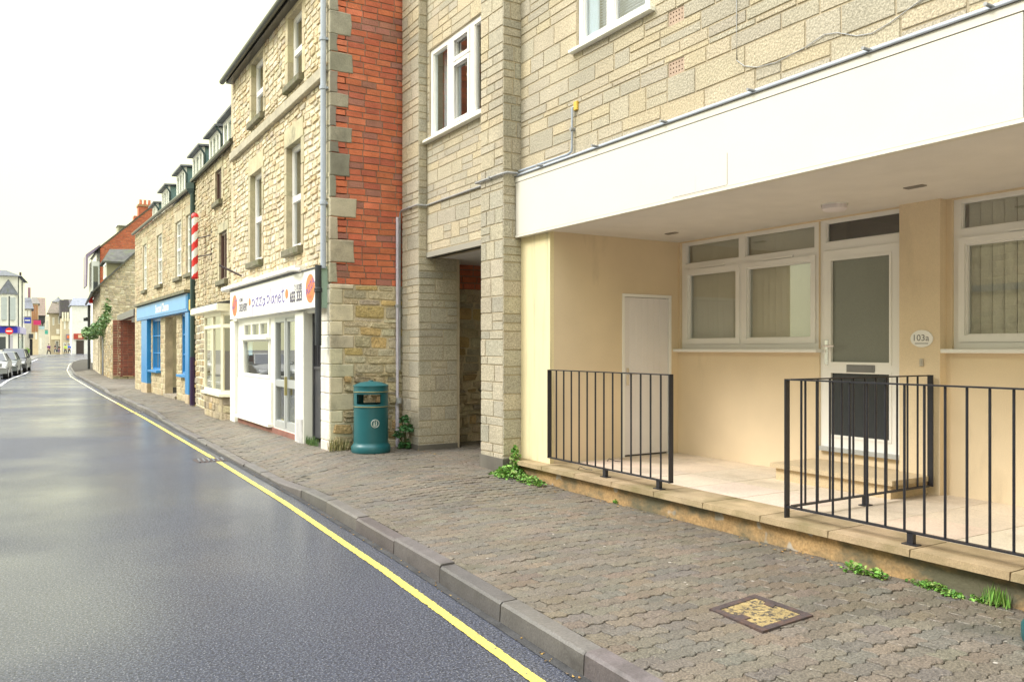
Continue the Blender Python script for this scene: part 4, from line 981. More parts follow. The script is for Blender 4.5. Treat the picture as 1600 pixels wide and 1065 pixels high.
# ================================================================ blue shop house
Hb = thing('stone_house', 'stone house with four tall sash windows above a blue shopfront', 'house', (3.65, 27, -1.45))
FL = Fac(3.81, 21.74, -.325, 11.16, -11.16, -.325, -1); LU = 11.15; rg = random.Random(51)
ws = [hz(FL, r_, l_, 2.03, 3.62) for l_, r_ in ((224, 229.7), (245.7, 254), (274.8, 284), (291.7, 302))]
hl = [dressed(FL, Hb, h, rg, jamb=.12, lint=.25, cfn=lambda r_: jit((.46, .40, .27), r_, .08)) for h in ws]
cb = lambda r_: jit(r_.choice([(.46, .39, .25), (.42, .35, .22), (.5, .43, .28), (.44, .35, .21)]), r_, .1)
stone_wall(FL, Hb, 0, LU, 1.5, 4.24, ws, hl, rg, hs=(.13, .15, .12), ls=(.2, .5), cfn=cb, rough=.12, warp=.006, proud=.012)
for h in ws:
    a, b, c, d = h; mz = (c+d)/2; mu = (a+b)/2
    bars = [(mu-.012, mu+.012, c+.05, d-.05)]+[(a+.05, b-.05, z-.012, z+.012) for z in (c+.42, mz+.4)]
    window(FL, Hb, a, b, c, d, [(a+.06, b-.06, c+.07, mz-.03), (a+.06, b-.06, mz+.03, d-.06)], -.03, .06, name='sash_window', m='whitewood', bars=bars)
    m_ = MB(); m_.fbox(FL, a, b, c, d, -.24, -.2); m_.build('net_curtain', paint('net_white', (.6, .58, .6), rough=.9), Hb)
UL = FL.U
wl_ = (UL(251), UL(238), -.68, .97); wr_ = (UL(297), UL(284), -.70, .97); dr_ = (UL(276), UL(258), -1.5, .97)
m_ = stone_wall(FL, Hb, 0, LU, -1.6, 1.5, [wl_, wr_, dr_], [wl_, wr_, dr_], rg, hs=(.15, .18, .12), ls=(.2, .5), cfn=cb, rough=.12, warp=.006, proud=.012, name='ground_floor_wall')
for h in (wl_, wr_):
    a, b, c, d = h; k = (b-a)/3
    bars = [(a+k*i-.015, a+k*i+.015, c+.04, d-.04) for i in (1, 2)]+[(a+.04, b-.04, z-.015, z+.015) for z in (c+.55, c+1.1)]
    window(FL, Hb, a, b, c, d, [(a+.06, b-.06, c+.06, d-.06)], -.02, .08, name='shop_window', m='blue', bars=bars, sill=(a-.08, b+.08, c-.07, c, 0, .14, 'blue'))
m_ = MB(); m_.fbox(FL, dr_[0], dr_[1], -1.5, .97, -.5, -.45); m_.build('shop_door', paint('brown_door', (.16, .10, .065)), Hb)
m_ = MB(); m_.fbox(FL, dr_[0], dr_[1], -1.5, -1.36, -.45, .05, (.3, .26, .2)); m_.build('doorstep', M['dressed'], Hb)
m_ = MB(); m_.cbox(FL, UL(236.5), UL(227.5), -1.14, .98, 0, .14, .01); m_.build('blue_panel', M['blue'], Hb)
m_ = MB(); m_.cbox(FL, UL(236.5), UL(227.5), -1.5, -1.14, 0, .14, .01, (.45, .36, .24)); m_.build('post_base', M['dressed'], Hb)
m_ = MB(); m_.cbox(FL, UL(303.3), UL(297.6), -1.2, .98, 0, .14, .01); m_.build('corner_post', M['blue'], Hb)
m_ = MB(); m_.cbox(FL, UL(303.3), UL(297.6), -1.5, -1.2, 0, .14, .01, (.45, .36, .24)); m_.build('post_base', M['dressed'], Hb)
t = thing('shop_sign', 'long pale blue shop fascia board with white lettering', 'sign', (3.6, 27, 1.0))
fa0, fa1 = UL(303.5), UL(221.5)
m_ = MB(); m_.cbox(FL, fa0, fa1, .98, 1.46, 0, .17, .01); m_.build('board', M['blue'], t)
m_ = MB(); m_.fbox(FL, fa0+.15, fa1-.15, 1.06, 1.42, .17, .18); m_.build('face_panel', M['bluelight'], t)
m_ = MB(); m_.fbox(FL, fa0-.05, fa1+.05, 1.47, 1.55, 0, .26); m_.build('weathered_cornice', M['mosssill'], t)
q = MB(); FLs = FL.off(.18); ua, ub = FLs.U(243), FLs.U(263.5); text_into(q, FLs, 'Second Chance', (ua+ub)/2, 1.24, .26, 0, .004, width=abs(ua-ub), bold=.03); q.build('lettering', M['white'], t)
m_ = MB(); roof_slab(Hb, 3.70, 4.25, 7.6, 7.5, 21.74, 32.9)
m_ = MB(); m_.tube([FL.p(0, 4.24, .09), FL.p(LU, 4.24, .09)], .05, 8); m_.build('gutter', paint('green_black_gutter', (.05, .055, .04)), Hb)
dormer(Hb, 22.6); dormer(Hb, 25.4); dormer(Hb, 28.6); dormer(Hb, 31.3, wd=1.2, z1=5.2)
m_ = MB(); panel(m_, YF(32.9), 3.5, 11, -1.6, 4.2, [], -.2, 0); m_.build('end_wall', M['rubble_mortar'], Hb)
m_ = MB(); m_.cbox(FL, .05, .42, .98, 1.28, .0, .2, .03); ab = m_.build('alarm_box', M['yellowbox'], None, loc=(3.7, 21.9, 1.0)); tag(ab, 'yellow burglar alarm box at the right end of the blue fascia', 'alarm box')

# ================================================================ litter bin and plants
def litter_bin(x, y, z, label):
    t = thing('litter_bin', label, 'bin', (x, y, z), 'teal litter bins'); n = 48
    fa = math.atan2(-y, -x)     # towards the road end of the pavement
    def ap(i, k):
        a = (2*math.pi*(k+.5)/n-fa-R(-8)+math.pi) % (2*math.pi)-math.pi
        return abs(a) < R(47) or abs(abs(a)-math.pi) < R(36)
    m_ = MB(); m_.lathe([(.001, .0), (.26, .0), (.266, .015), (.266, .075), (.25, .10), (.232, .125), (.232, .14), (.232, .605), (.238, .61), (.238, .635), (.232, .64)], x, y, z, n); m_.build('body', M['teal'], t, smooth=True)
    m_ = MB(); m_.lathe([(.232, .64), (.232, .655), (.232, .79), (.232, .805)], x, y, z, n, skip=lambda i, k: i == 1 and ap(i, k))
    m_.lathe([(.208, .64), (.208, .655), (.208, .79), (.208, .805)], x, y, z, n, skip=lambda i, k: i == 1 and ap(i, k))
    m_.lathe([(.208, .655), (.232, .655)], x, y, z, n); m_.lathe([(.208, .79), (.232, .79)], x, y, z, n)
    m_.build('aperture_band', M['teal'], t)
    m_ = MB(); m_.lathe([(.232, .805), (.238, .81), (.238, .835), (.232, .84), (.232, .885), (.238, .89), (.238, .905), (.215, .915), (.14, .945), (.04, .96), (.001, .96)], x, y, z, n); m_.lathe([(.001, .975), (.03, .972), (.034, .958)], x, y, z, 14)
    m_.build('lid', M['teal'], t, smooth=True)
    for zz in (.622, .822):
        m_ = MB(); m_.lathe([(.2385, -.004), (.2395, -.004), (.2395, .004), (.2385, .004)], x, y, z+zz, n); m_.build('gold_band', M['gold'], t)
    a = fa-R(-14); F = Fac(x+.232*math.cos(a), y+.232*math.sin(a), -math.sin(a), math.cos(a), math.cos(a), math.sin(a), 1)
    m_ = MB(); q = [(F.p(.052*math.cos(2*math.pi*k/28), z+.40+.052*math.sin(2*math.pi*k/28), .002)) for k in range(29)]; m_.tube(q, .006, 6, cap=False); o = m_.build('badge_ring', paint('silver_badge', (.4, .45, .42), rough=.4), t)
    m_ = MB(); m_.extr(F, [(-.028, z+.37), (-.022, z+.42), (-.01, z+.425), (-.004, z+.40), (.0, z+.365), (-.012, z+.36)], 0, .004); m_.extr(F, [(.002, z+.365), (.022, z+.37), (.026, z+.40), (.016, z+.44), (.006, z+.435), (.01, z+.40)], 0, .004)
    m_.disc(F, -.012, z+.435, .008, .008, 0, .004, 12)
    m_.build('badge_figure', paint('silver_badge', (.4, .45, .42), rough=.4), t)
    m_ = MB(); m_.lathe([(.001, .55), (.2, .55)], x, y, z, 24); m_.build('liner', M['dark'], t)
litter_bin(4.04, 10.45, pav_z(4.04, 10.45)+.003, 'teal litter bin with gold bands standing before the stone gable')
litter_bin(4.435, 1.94, pav_z(4.435, 1.94)+.003, 'teal litter bin almost wholly cut off by the right frame edge')
def leaves(mb, cx, cy, cz, rx, ry, rz, n, s, rg, cols, shape=0):
    for _ in range(n):
        while True:
            a, b, c = rg.uniform(-1, 1), rg.uniform(-1, 1), rg.uniform(0, 1)
            if a*a+b*b+c*c < 1: break
        p = Vector((cx+a*rx, cy+b*ry, cz+c*rz)); d = Vector((rg.gauss(0, 1), rg.gauss(0, 1), rg.uniform(-.1, .8))).normalized()
        e = d.cross(Vector((rg.gauss(0, .4), rg.gauss(0, .4), 1))).normalized(); k = s*rg.uniform(.6, 1.3); up_ = Vector((0, 0, k*.18))
        if shape: # grass blade
            mb.poly([p-e*k*.05, p+e*k*.05, p+Vector((d.x*.3, d.y*.3, 1))*k], jit(rg.choice(cols), rg, .2))
        else:
            q = [p-d*k*.5, p-d*k*.15+e*k*.38+up_, p+d*k*.3+e*k*.3+up_, p+d*k*.6, p+d*k*.3-e*k*.3+up_, p-d*k*.15-e*k*.38+up_]
            c = jit(rg.choice(cols), rg, .25); mb.poly([q[0], q[1], q[2], q[3]], c); mb.poly([q[0], q[3], q[4], q[5]], c)
GR = [(.13, .31, .035), (.18, .38, .06), (.08, .21, .03), (.24, .34, .08)]; GB = [(.07, .20, .07), (.05, .15, .05), (.10, .26, .09)]
def weed(name, label, blobs, cols, cat='weed', stem=None, seed=1, group=None):
    rg = random.Random(seed); b0 = blobs[0]; t = thing(name, label, cat, (b0[0], b0[1], b0[2]), group)
    m_ = MB()
    for (x, y, z, rx, ry, rz, n, s, *sh) in blobs: leaves(m_, x, y, z, rx, ry, rz, n, s, rg, cols, sh[0] if sh else 0)
    m_.build('foliage', M['leaf'], t)
    m_ = MB()
    for (x, y, z, rx, ry, rz, n, s, *sh) in blobs:
        for _ in range(5): m_.tube([(b0[0], b0[1], b0[2]), (x+rg.uniform(-rx, rx)*.6, y+rg.uniform(-ry, ry)*.6, z+rz*rg.uniform(.3, .9))], .0035, 4)
    m_.build('stem', M['stem'], t)
def gpt(px_, py_):   # pixel on the pavement
    r_ = ray(px_, py_); tt = -1.45/r_[2]
    for _ in range(6): tt = pav_z(r_[0]*tt, r_[1]*tt)/r_[2]
    return r_[0]*tt, r_[1]*tt, pav_z(r_[0]*tt, r_[1]*tt)
x, y, z = gpt(641, 705); x, y = 4.60, 10.55; z = pav_z(x, y)
weed('weed', 'tall leafy blue green weed at the foot of the slim lilac downpipe', [(x, y, z, .10, .10, .12, 90, .06), (x+.02, y-.04, z+.24, .17, .13, .10, 110, .06), (x-.11, y, z+.16, .09, .08, .08, 50, .055), (x-.02, y, z+.36, .08, .08, .10, 50, .055)], GB, seed=3)
weed('weed', 'bright green ground weed in the corner between near pillar and plinth', [(4.62, 7.72, -1.42, .18, .20, .13, 480, .035), (4.74, 7.80, -1.38, .06, .10, .30, 260, .035), (4.64, 7.35, -1.44, .11, .28, .08, 330, .032), (4.58, 7.88, -1.42, .14, .1, .06, 130, .032)], GR, seed=4)
for i, (px_, py_, s, lab) in enumerate(((903, 768, .6, 'small round green weed at the plinth foot below the first railing'), (963, 786, .3, 'tiny green weed tuft at the plinth foot, left of the railing foot'),
        (1335, 893, .9, 'sparse green weed at the plinth foot under the middle of the long railing'), (1372, 902, .7, 'low green weed at the plinth foot beside the litter of dry leaves'))):
    x, y, z = gpt(px_, py_); weed('weed', lab, [(x, y, z, .07*s, .12*s, .05*s+.02, int(110*s), .026)], GR, seed=10+i)
x, y, z = gpt(1470, 935); weed('weed', 'largest patch of green weed along the plinth foot, right side', [(4.74, 2.90, -1.465, .045, .12, .05, 210, .022), (4.71, 2.76, -1.465, .05, .07, .03, 90, .022), (4.75, 3.05, -1.465, .02, .05, .03, 30, .02)], GR, seed=20)
weed('grass_tuft', 'green grass tuft at the plinth foot by the right frame edge', [(4.75, 2.53, -1.465, .05, .09, .04, 90, .085, 1), (4.75, 2.60, -1.465, .05, .1, .04, 60, .024)], GR, 'grass tuft', seed=22)
weed('grass_tuft', 'small grass tuft at the sill of the dark side gate', [(3.62, 11.75, -1.43, .05, .28, .03, 170, .12, 1)], [(.10, .2, .06), (.16, .26, .08)], 'grass tuft', seed=23)
weed('grass_tuft', 'dry straw grass growing at the corner of the rubble gable', [(3.66, 10.80, -1.42, .14, .07, .15, 200, .10, 1), (3.8, 10.82, -1.42, .1, .06, .1, 100, .1, 1)], [(.34, .30, .13), (.2, .22, .08), (.42, .36, .18)], 'grass tuft', seed=24)
# manhole and drains
def cover(name, label, cat, pts, zf, rim, m_in, m_rim, tilt=0):
    P4 = [Vector((*p, zf(*p))) for p in pts]; c = sum(P4, Vector())/4
    t = thing(name, label, cat, tuple(c)); a = MB(); q = [p+(c-p)*rim for p in P4]
    up1 = Vector((0, 0, .011)); dn = Vector((0, 0, -.03))
    a.raw([p+dn for p in P4]+[p+up1 for p in P4]+[p+up1 for p in q]+[p+dn for p in q], [(i, (i+1) % 4, 4+(i+1) % 4, 4+i) for i in range(4)]+[(4+i, 4+(i+1) % 4, 8+(i+1) % 4, 8+i) for i in range(4)]+[(8+i, 8+(i+1) % 4, 12+(i+1) % 4, 12+i) for i in range(4)])
    a.build('rim', M[m_rim], t)
    b = MB(); b.raw([p+dn for p in q]+[p+Vector((0, 0, .007)) for p in q], [(0, 3, 2, 1), (4, 5, 6, 7)]+[(i, (i+1) % 4, 4+(i+1) % 4, 4+i) for i in range(4)]); b.build('plate', M[m_in], t)
    return t, q, c
mp = [gpt(1108, 953)[:2], gpt(1179.5, 930.4)[:2], gpt(1270.6, 963)[:2], gpt(1191.7, 988.6)[:2]]
t, q, c = cover('manhole_cover', 'rusty framed manhole cover with yellow flecked infill set in the paving', 'manhole cover', mp, pav_z, .22, 'manhole', 'rust')
m_ = MB()
for (s1, s2) in ((.5, .06), (.93, .5)):
    a = q[3].lerp(q[0], s1) if s1 == .5 else q[1].lerp(q[2], .35); b_ = a+(c-a)*.25; d_ = Vector((0, 0, .012))
    e = (q[0]-q[3]).normalized()*.035; f = (c-a).normalized()*.05
    m_ = MB(); m_.hexa([a-e-f*.6, a+e-f*.6, a+e+f, a-e+f, a-e-f*.6+d_, a+e-f*.6+d_, a+e+f+d_, a-e+f+d_]); m_.build('keyhole_block', M['rust'], t)
def rpt(px_, py_):
    r_ = ray(px_, py_); tt = -1.6/r_[2]; return (r_[0]*tt, r_[1]*tt)
def grate(cx, cy, lab, wx=.42, wy=.40):
    z = road_z(cy); t = thing('drain_grate', lab, 'drain', (cx, cy, z), 'iron road drains'); a = MB()
    panel_F = None
    a.box(cx-wx/2, cx+wx/2, cy-wy/2, cy+wy/2, z-.05, z+.003); a.build('frame', M['rust'], t)
    for i in range(6):
        x = cx-wx/2+.05+i*(wx-.1)/5; b = MB(); b.hexa([(x-.018, cy-wy/2+.03, z+.003), (x+.004, cy-wy/2+.03, z+.003), (x+.03, cy+wy/2-.03, z+.003), (x+.008, cy+wy/2-.03, z+.003), (x-.018, cy-wy/2+.03, z+.014), (x+.004, cy-wy/2+.03, z+.014), (x+.03, cy+wy/2-.03, z+.014), (x+.008, cy+wy/2-.03, z+.014)]); b.build('bar', M['lead'], t)
grate(2.28, 12.22, 'iron drain grate interrupting the yellow line, nearest one'); grate(2.36, 22.3, 'farther iron drain grate in the gutter by the raised kerb')
# light specks of litter / gum
lit = MB(); rg = random.Random(77)
for _ in range(90):
    y = rg.uniform(2, 12); x = rg.uniform(kx(y)+.2, 4.6); s = rg.uniform(.004, .012); z = pav_z(x, y)+.003
    lit.poly([(x+s*math.cos(a)*rg.uniform(.7, 1.4), y+s*math.sin(a), z) for a in [k*math.pi/3 for k in range(6)]])
tag(lit.build('grit', paint('pale_grit', (.5, .47, .42)), fixn=False), 'pale grit and gum specks scattered over the block paving', 'grit', kind='stuff')

lv = MB(); rg = random.Random(78)
for (x0_, y0_, n_) in ((4.70, 3.75, 50), (4.72, 5.6, 14), (4.6, 7.2, 20), (3.9, 11.2, 0), (4.66, 10.0, 30), (2.47, 5, 25), (2.48, 8, 20), (2.4, 3.6, 14)):
    for _ in range(n_):
        x = x0_+rg.gauss(0, .03); y = y0_+rg.gauss(0, .35 if x0_ > 3 else 1.2)
        if x0_ < 3: x = kx(y)-rg.uniform(.01, .07)
        zz = (road_z(y) if x0_ < 3 else pav_z(x, y))+.006; s_ = rg.uniform(.006, .016); a = rg.uniform(0, 6.3)
        lv.poly([(x+s_*math.cos(a), y+s_*math.sin(a), zz+.004), (x+s_*.5*math.cos(a+1.6), y+s_*.5*math.sin(a+1.6), zz), (x-s_*math.cos(a), y-s_*math.sin(a), zz+.005), (x-s_*.5*math.cos(a+1.6), y-s_*.5*math.sin(a+1.6), zz)], jit(rg.choice([(.3, .16, .04), (.12, .08, .04), (.4, .25, .06)]), rg, .2))
tag(lv.build('leaf_litter', M['leaf'], fixn=False), 'scattered dead leaf scraps at the plinth foot and in the gutter', 'leaf litter', kind='stuff')
# ================================================================ yard, cottage and brick house beyond the blue shop
t = thing('boundary_wall', 'rough stone boundary wall with red brick end beside the yard entrance', 'wall', (3.7, 46, -1.45)); rg = random.Random(61)
FBk = YF(43.5)
m_ = MB(); panel(m_, FBk, 3.62, 8, -1.6, 1.42, [], -.3, 0); o = m_.build('brick_end', M['brick_mortar'], t)
m_ = MB(); blocks(m_, FBk, 3.62, 7.0, -1.35, 1.4, [.085], (.2, .24), .010, .008, [], lambda r_: jit(r_.choice([(.24, .07, .05), (.28, .08, .055), (.20, .065, .05)]), r_, .1), rg); m_.build('brickwork', M['brick'], o)
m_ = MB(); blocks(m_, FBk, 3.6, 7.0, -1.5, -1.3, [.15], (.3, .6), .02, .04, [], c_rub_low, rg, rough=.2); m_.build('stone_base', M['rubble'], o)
FWs = Fac(3.60, 43.5, .18, 9, -9, .18, -1)
m_ = MB(); m_.extr(FWs, [(0, -1.6), (9, -1.6), (9, .85), (0, 1.42)], -.35, -.002); o = m_.build('stone_wall', M['rubble_mortar'], t)
m_ = MB(); blocks(m_, FWs, 0, 6.6, -1.5, .98, [.12, .16, .09], (.15, .4), .016, .025, [], c_rub_low, rg, rough=.25, warp=.012); blocks(m_, FWs, 0, 3, .98, 1.25, [.12], (.2, .4), .016, .025, [], c_rub_low, rg, rough=.25); m_.build('stone_facing', M['rubble'], o)
m_ = MB(); m_.fbox(FWs, 7.0, 8.4, -1.5, .7, -.1, .02); m_.build('yard_door', paint('dark_blue_grey', (.05, .055, .08)), t)
t = thing('yard_canopy', 'dark lean-to canopy over the yard entrance beside the blue shop', 'canopy', (4.1, 41, 1.4))
m_ = MB(); m_.hexa([(4.0, 38.4, 1.44), (6.2, 38.4, 1.9), (6.2, 44.6, 1.8), (3.9, 44.6, 1.36), (4.0, 38.4, 1.74), (6.2, 38.4, 2.2), (6.2, 44.6, 2.1), (3.9, 44.6, 1.66)]); m_.build('roof_sheet', paint('canopy_grey', (.09, .085, .10)), t)
m_ = MB(); m_.box(4.35, 4.6, 42.0, 42.5, 1.28, 1.5); m_.build('white_end', M['white'], t)
Ct = thing('cottage', 'pale stone gabled cottage with slate dormer beyond the yard', 'house', (3.8, 58, -1.45))
FC1 = YF(52.5); cc_ = lambda r_: jit(r_.choice([(.62, .56, .42), (.56, .5, .36), (.5, .44, .32), (.66, .6, .47), (.42, .37, .28)]), r_, .12)
GP = [(3.72, -1.6), (12, -1.6), (12, 3.7), (7.3, 7.55), (3.72, 3.75)]
m_ = MB(); m_.extr(FC1, GP, -.3, 0, (.5, .45, .33)); gw = m_.build('gable_wall', M['rubble_mortar'], Ct)
m_ = MB(); blocks(m_, FC1, 3.72, 7.4, -.2, 3.75, [.12, .16, .1], (.16, .45), .018, .02, [], cc_, rg, rough=.2, warp=.015)
z = 3.75
while z < 7.2:
    xs = 3.72+(z+.14-3.75)*3.58/3.8+.05; blocks(m_, FC1, xs, 7.6, z, z+.14, [.14], (.16, .45), .018, .02, [], cc_, rg, rough=.2, warp=.0); z += .14
m_.build('stone_facing', M['rubble'], gw)
FC2 = Fac(3.72, 52.5, .5, 14, -14, .5, -1)
stone_wall(FC2, Ct, 0, 14, -1.5, 3.6, [(2, 3.2, -1.4, .6), (9, 10, -.4, .9)], [(2, 3.2, -1.4, .6), (9, 10, -.4, .9)], rg, cfn=cc_)
m_ = MB(); m_.fbox(FC2, 2, 3.2, -1.5, .6, -.15, -.1); m_.fbox(FC2, 9, 10, -.4, .9, -.15, -.1); m_.build('door', M['charcoal'], Ct)
def slope(parent, p0, p1, p2, p3, name='roof', m='slate', th=.12, col=(.1, .1, .09)):
    m_ = MB(); up_ = [(a, b, c+th) for a, b, c in (p0, p1, p2, p3)]; m_.hexa([p0, p1, p2, p3]+up_, col); return m_.build(name, M[m], parent)
slope(Ct, (3.3, 52.25, 3.25), (7.35, 52.25, 7.55), (7.85, 66.6, 7.55), (3.8, 66.6, 3.25))
m_ = MB(); m_.tube([(3.27, 52.3, 3.25), (3.77, 66.6, 3.25)], .07, 8); m_.tube([(3.95, 66.3, -1.5), (3.95, 66.3, 3.2)], .09, 8); m_.build('gutter_pipe', M['pipe_dark'], Ct)
d = MB(); d.extr(YF(56.3), [(4.35, 4.2), (6.2, 4.2), (6.2, 5.45), (4.35, 5.45)], -2.4, 0); dd = d.build('dormer', paint('dormer_timber', (.30, .28, .17)), Ct)
window(XF(4.35), dd, 56.4, 58.6, 4.5, 5.4, [(56.5, 57.4, 4.6, 5.3), (57.6, 58.5, 4.6, 5.3)], .04, .05, m='whitewood')
slope(dd, (4.1, 56.05, 5.35), (4.6, 57.5, 6.25), (6.9, 57.5, 6.4), (6.3, 56.05, 5.35), 'dormer_roof'); slope(dd, (4.1, 58.95, 5.35), (6.3, 58.95, 5.35), (6.9, 57.5, 6.4), (4.6, 57.5, 6.25), 'dormer_roof')
for (px_, py_, dx, lab, mm, w_, h_) in ((142, 469, .25, 'small red sign fixed high on the cottage front', 'red', .22, .4), (134.5, 499, .5, 'dark hanging lantern bracket at the far end of the cottage', 'pipe_dark', .3, .22)):
    p = at(px_, py_, 54); m_ = MB(); m_.box(p.x-w_/2, p.x+w_/2, p.y-.05, p.y+.05, p.z-h_/2, p.z+h_/2); m_.box(p.x-.02, p.x+w_*.8, p.y-.02, p.y+.02, p.z+h_/2, p.z+h_/2+.04)
    tag(m_.build('hanging_sign' if px_ > 140 else 'lantern', M[mm], None, loc=p), lab, 'sign' if px_ > 140 else 'lantern')
Bh = thing('brick_house', 'red brick house with a tall chimney behind the cottage', 'house', (5.1, 74, -1.3))
FB1 = YF(72); GB_ = [(5.06, -1.5), (14, -1.5), (14, 9), (9.2, 12.0), (5.06, 8.1)]
m_ = MB(); m_.extr(FB1, GB_, -.3, 0); gw = m_.build('gable_wall', M['brick_mortar'], Bh)
m_ = MB(); z = 2.0
cbk = lambda r_: jit(r_.choice([(.46, .13, .06), (.50, .15, .07), (.42, .12, .06)]), r_, .12)
while z < 11.5:
    xs = 5.08 if z < 7.9 else 5.06+(z+.12-8.1)*4.14/3.9+.06
    blocks(m_, FB1, xs, 9.9, z, z+.12, [.12], (.3, .42), .012, .008, [], cbk, rg); z += .12
m_.build('brickwork', M['brick'], gw)
FB2 = XF(5.06)
wz = [(73.2, 75.2, 4.6, 6.9), (77.4, 79.4, 4.6, 6.9)]
m_ = MB(); panel(m_, FB2, 72, 82, -1.5, 8.1, wz, -.2, 0); m_.build('front_wall', M['whitewood'], Bh)
for h in wz: window(FB2, Bh, *h, [(h[0]+.1, (h[0]+h[1])/2-.05, h[2]+.1, h[3]-.1), ((h[0]+h[1])/2+.05, h[1]-.1, h[2]+.1, h[3]-.1)], -.05, .08)
m_ = MB(); m_.extr(YF(72.4), [(4.5, 4.2), (5.06, 4.2), (5.06, 7.0), (4.5, 7.0)], -3, 0); m_.build('bay', paint('bay_white', (.75, .78, .74)), Bh)
m_ = MB(); m_.fbox(YF(72.38), 4.62, 4.95, 4.7, 6.6, 0, .02); m_.build('bay_pane', M['glass_dark'], Bh)
m_ = MB(); m_.extr(YF(72.3), [(4.1, 5.0), (4.2, 5.0), (4.25, 7.3), (5.1, 8.2), (5.1, 8.35), (4.1, 7.5)], -3.4, 0); m_.build('bargeboard', paint('mauve_board', (.25, .2, .3)), Bh)
slope(Bh, (4.9, 71.9, 7.95), (9.2, 71.9, 12.0), (9.2, 82, 12.0), (4.9, 82, 7.95), th=.06)
m_ = MB()
ch = at(211, 354, 66); c2 = at(231, 322, 66)
m_.box(7.6, 9.0, 72.6, 73.6, 8, 10.9, (.46, .14, .07)); m_.box(7.95, 9.0, 72.6, 73.6, 10.9, 11.9, (.46, .14, .07)); m_.box(7.88, 9.07, 72.53, 73.67, 11.7, 11.85, (.36, .22, .12)); cm = m_.build('chimney', M['brick'], Bh)
for i in range(3):
    q = MB(); q.lathe([(.12, 0), (.10, .38), (.12, .42), (.08, .42)], 8.15+i*.33, 73.1, 11.9, 10, (.5, .2, .12)); q.build('chimney_pot', M['brick'], cm)
p = at(186, 354, 66); m_ = MB(); m_.box(p.x-.1, p.x+1.2, 72.5, 74, p.z-1.6, p.z+.0); m_.build('flat_dormer', paint('dormer_stone', (.28, .27, .17)), Bh)
m_ = MB(); m_.box(p.x-.2, p.x+1.3, 72.3, 74.1, p.z+.0, p.z+.12); m_.build('flat_dormer_roof', M['white'], Bh)
# ivy / shrub growing over the boundary wall
t = thing('shrub', 'leafy green shrub growing over the top of the stone boundary wall', 'shrub', (3.6, 50, .3)); m_ = MB(); rg = random.Random(8)
for (a, b, c, rx, ry, rz, n_) in ((3.45, 51, .75, .5, 1.2, .75, 420), (3.62, 49.0, 1.0, .35, 1.0, .9, 240), (3.2, 52.5, .55, .4, 1.2, .7, 300), (3.75, 48.0, 1.5, .3, .7, .9, 110), (3.05, 53.0, .85, .3, .9, .45, 120), (3.7, 47.6, 2.1, .16, .4, .6, 40)):
    leaves(m_, a, b, c, rx, ry, rz, n_, .16, rg, [(.10, .20, .05), (.16, .27, .08), (.07, .15, .05), (.20, .30, .12)])
m_.build('foliage', M['leaf'], t); m_ = MB()
for a in range(7): m_.tube([(3.75, 49+rg.uniform(-1, 1), -.2), (3.7, 49.5+rg.uniform(-1, 1), .8), (3.5+rg.uniform(-.2, .4), 49.5+rg.uniform(-1.5, 1.5), 1.7)], [.04, .03, .01], 6)
m_.build('branch', M['stem'], t)

# ================================================================ far end of the street
def FD(d): return YF(d*1.16)
def uz(px_, py_, d):
    r_ = ray(px_, py_); return (r_[0]/r_[1]*d*1.16, r_[2]/r_[1]*d*1.16)
def fwin(F, parent, u0, u1, z0, z1, m='whitewood', g='glass_dark', name='window', w=.0):
    q = MB(); panel(q, F, u0, u1, z0, z1, [(u0+.1, (u0+u1)/2-.04, z0+.1, z1-.1), ((u0+u1)/2+.04, u1-.1, z0+.1, z1-.1)], w-.02, w+.05); o = q.build(name, M[m], parent)
    q = MB(); q.fbox(F, u0+.08, u1-.08, z0+.08, z1-.08, w+.005, w+.02); q.build('pane', M['paneblack'], o); return o
M['paneblack'] = mat('far_window_glass', (.06, .07, .08), rough=.08, var=0, fine=0, bump=0)
def far_house(name, label, d, pl, pr, ytop, colr, wins=(), roof=None, depth=8, base=-1.2, cat='house', rough=.9):
    F = FD(d); u0, z1 = uz(pl, ytop, d); u1, _ = uz(pr, ytop, d)
    t = thing(name, label, cat, F.p((u0+u1)/2, base, 0))
    q = MB(); q.fbox(F, u0, u1, base-.4, z1, -depth, 0); q.build('wall', paint('wall_'+str(colr), colr, rough=rough, var=.1, fine=.05), t)
    for (a, b, y0_, y1_) in wins:
        ua, za = uz(a, y1_, d); ub, zb_ = uz(b, y0_, d); fwin(F, t, ua, ub, za, zb_)
    if roof:
        rl, rr, yr, rc, over = roof; a0, zr = uz(rl, yr, d); a1, _ = uz(rr, yr, d)
        q = MB(); n_ = [F.p(u0-over, z1, over), F.p(u1+over, z1, over), F.p(u1+over, z1, -depth), F.p(u0-over, z1, -depth)]
        q.raw(n_+[F.p(a0, zr, -depth*.5), F.p(a1, zr, -depth*.5)], [(0, 1, 5, 4), (1, 2, 5), (2, 3, 4, 5), (3, 0, 4), (3, 2, 1, 0)], rc); q.build('roof', M['slate'], t)
    return t, F
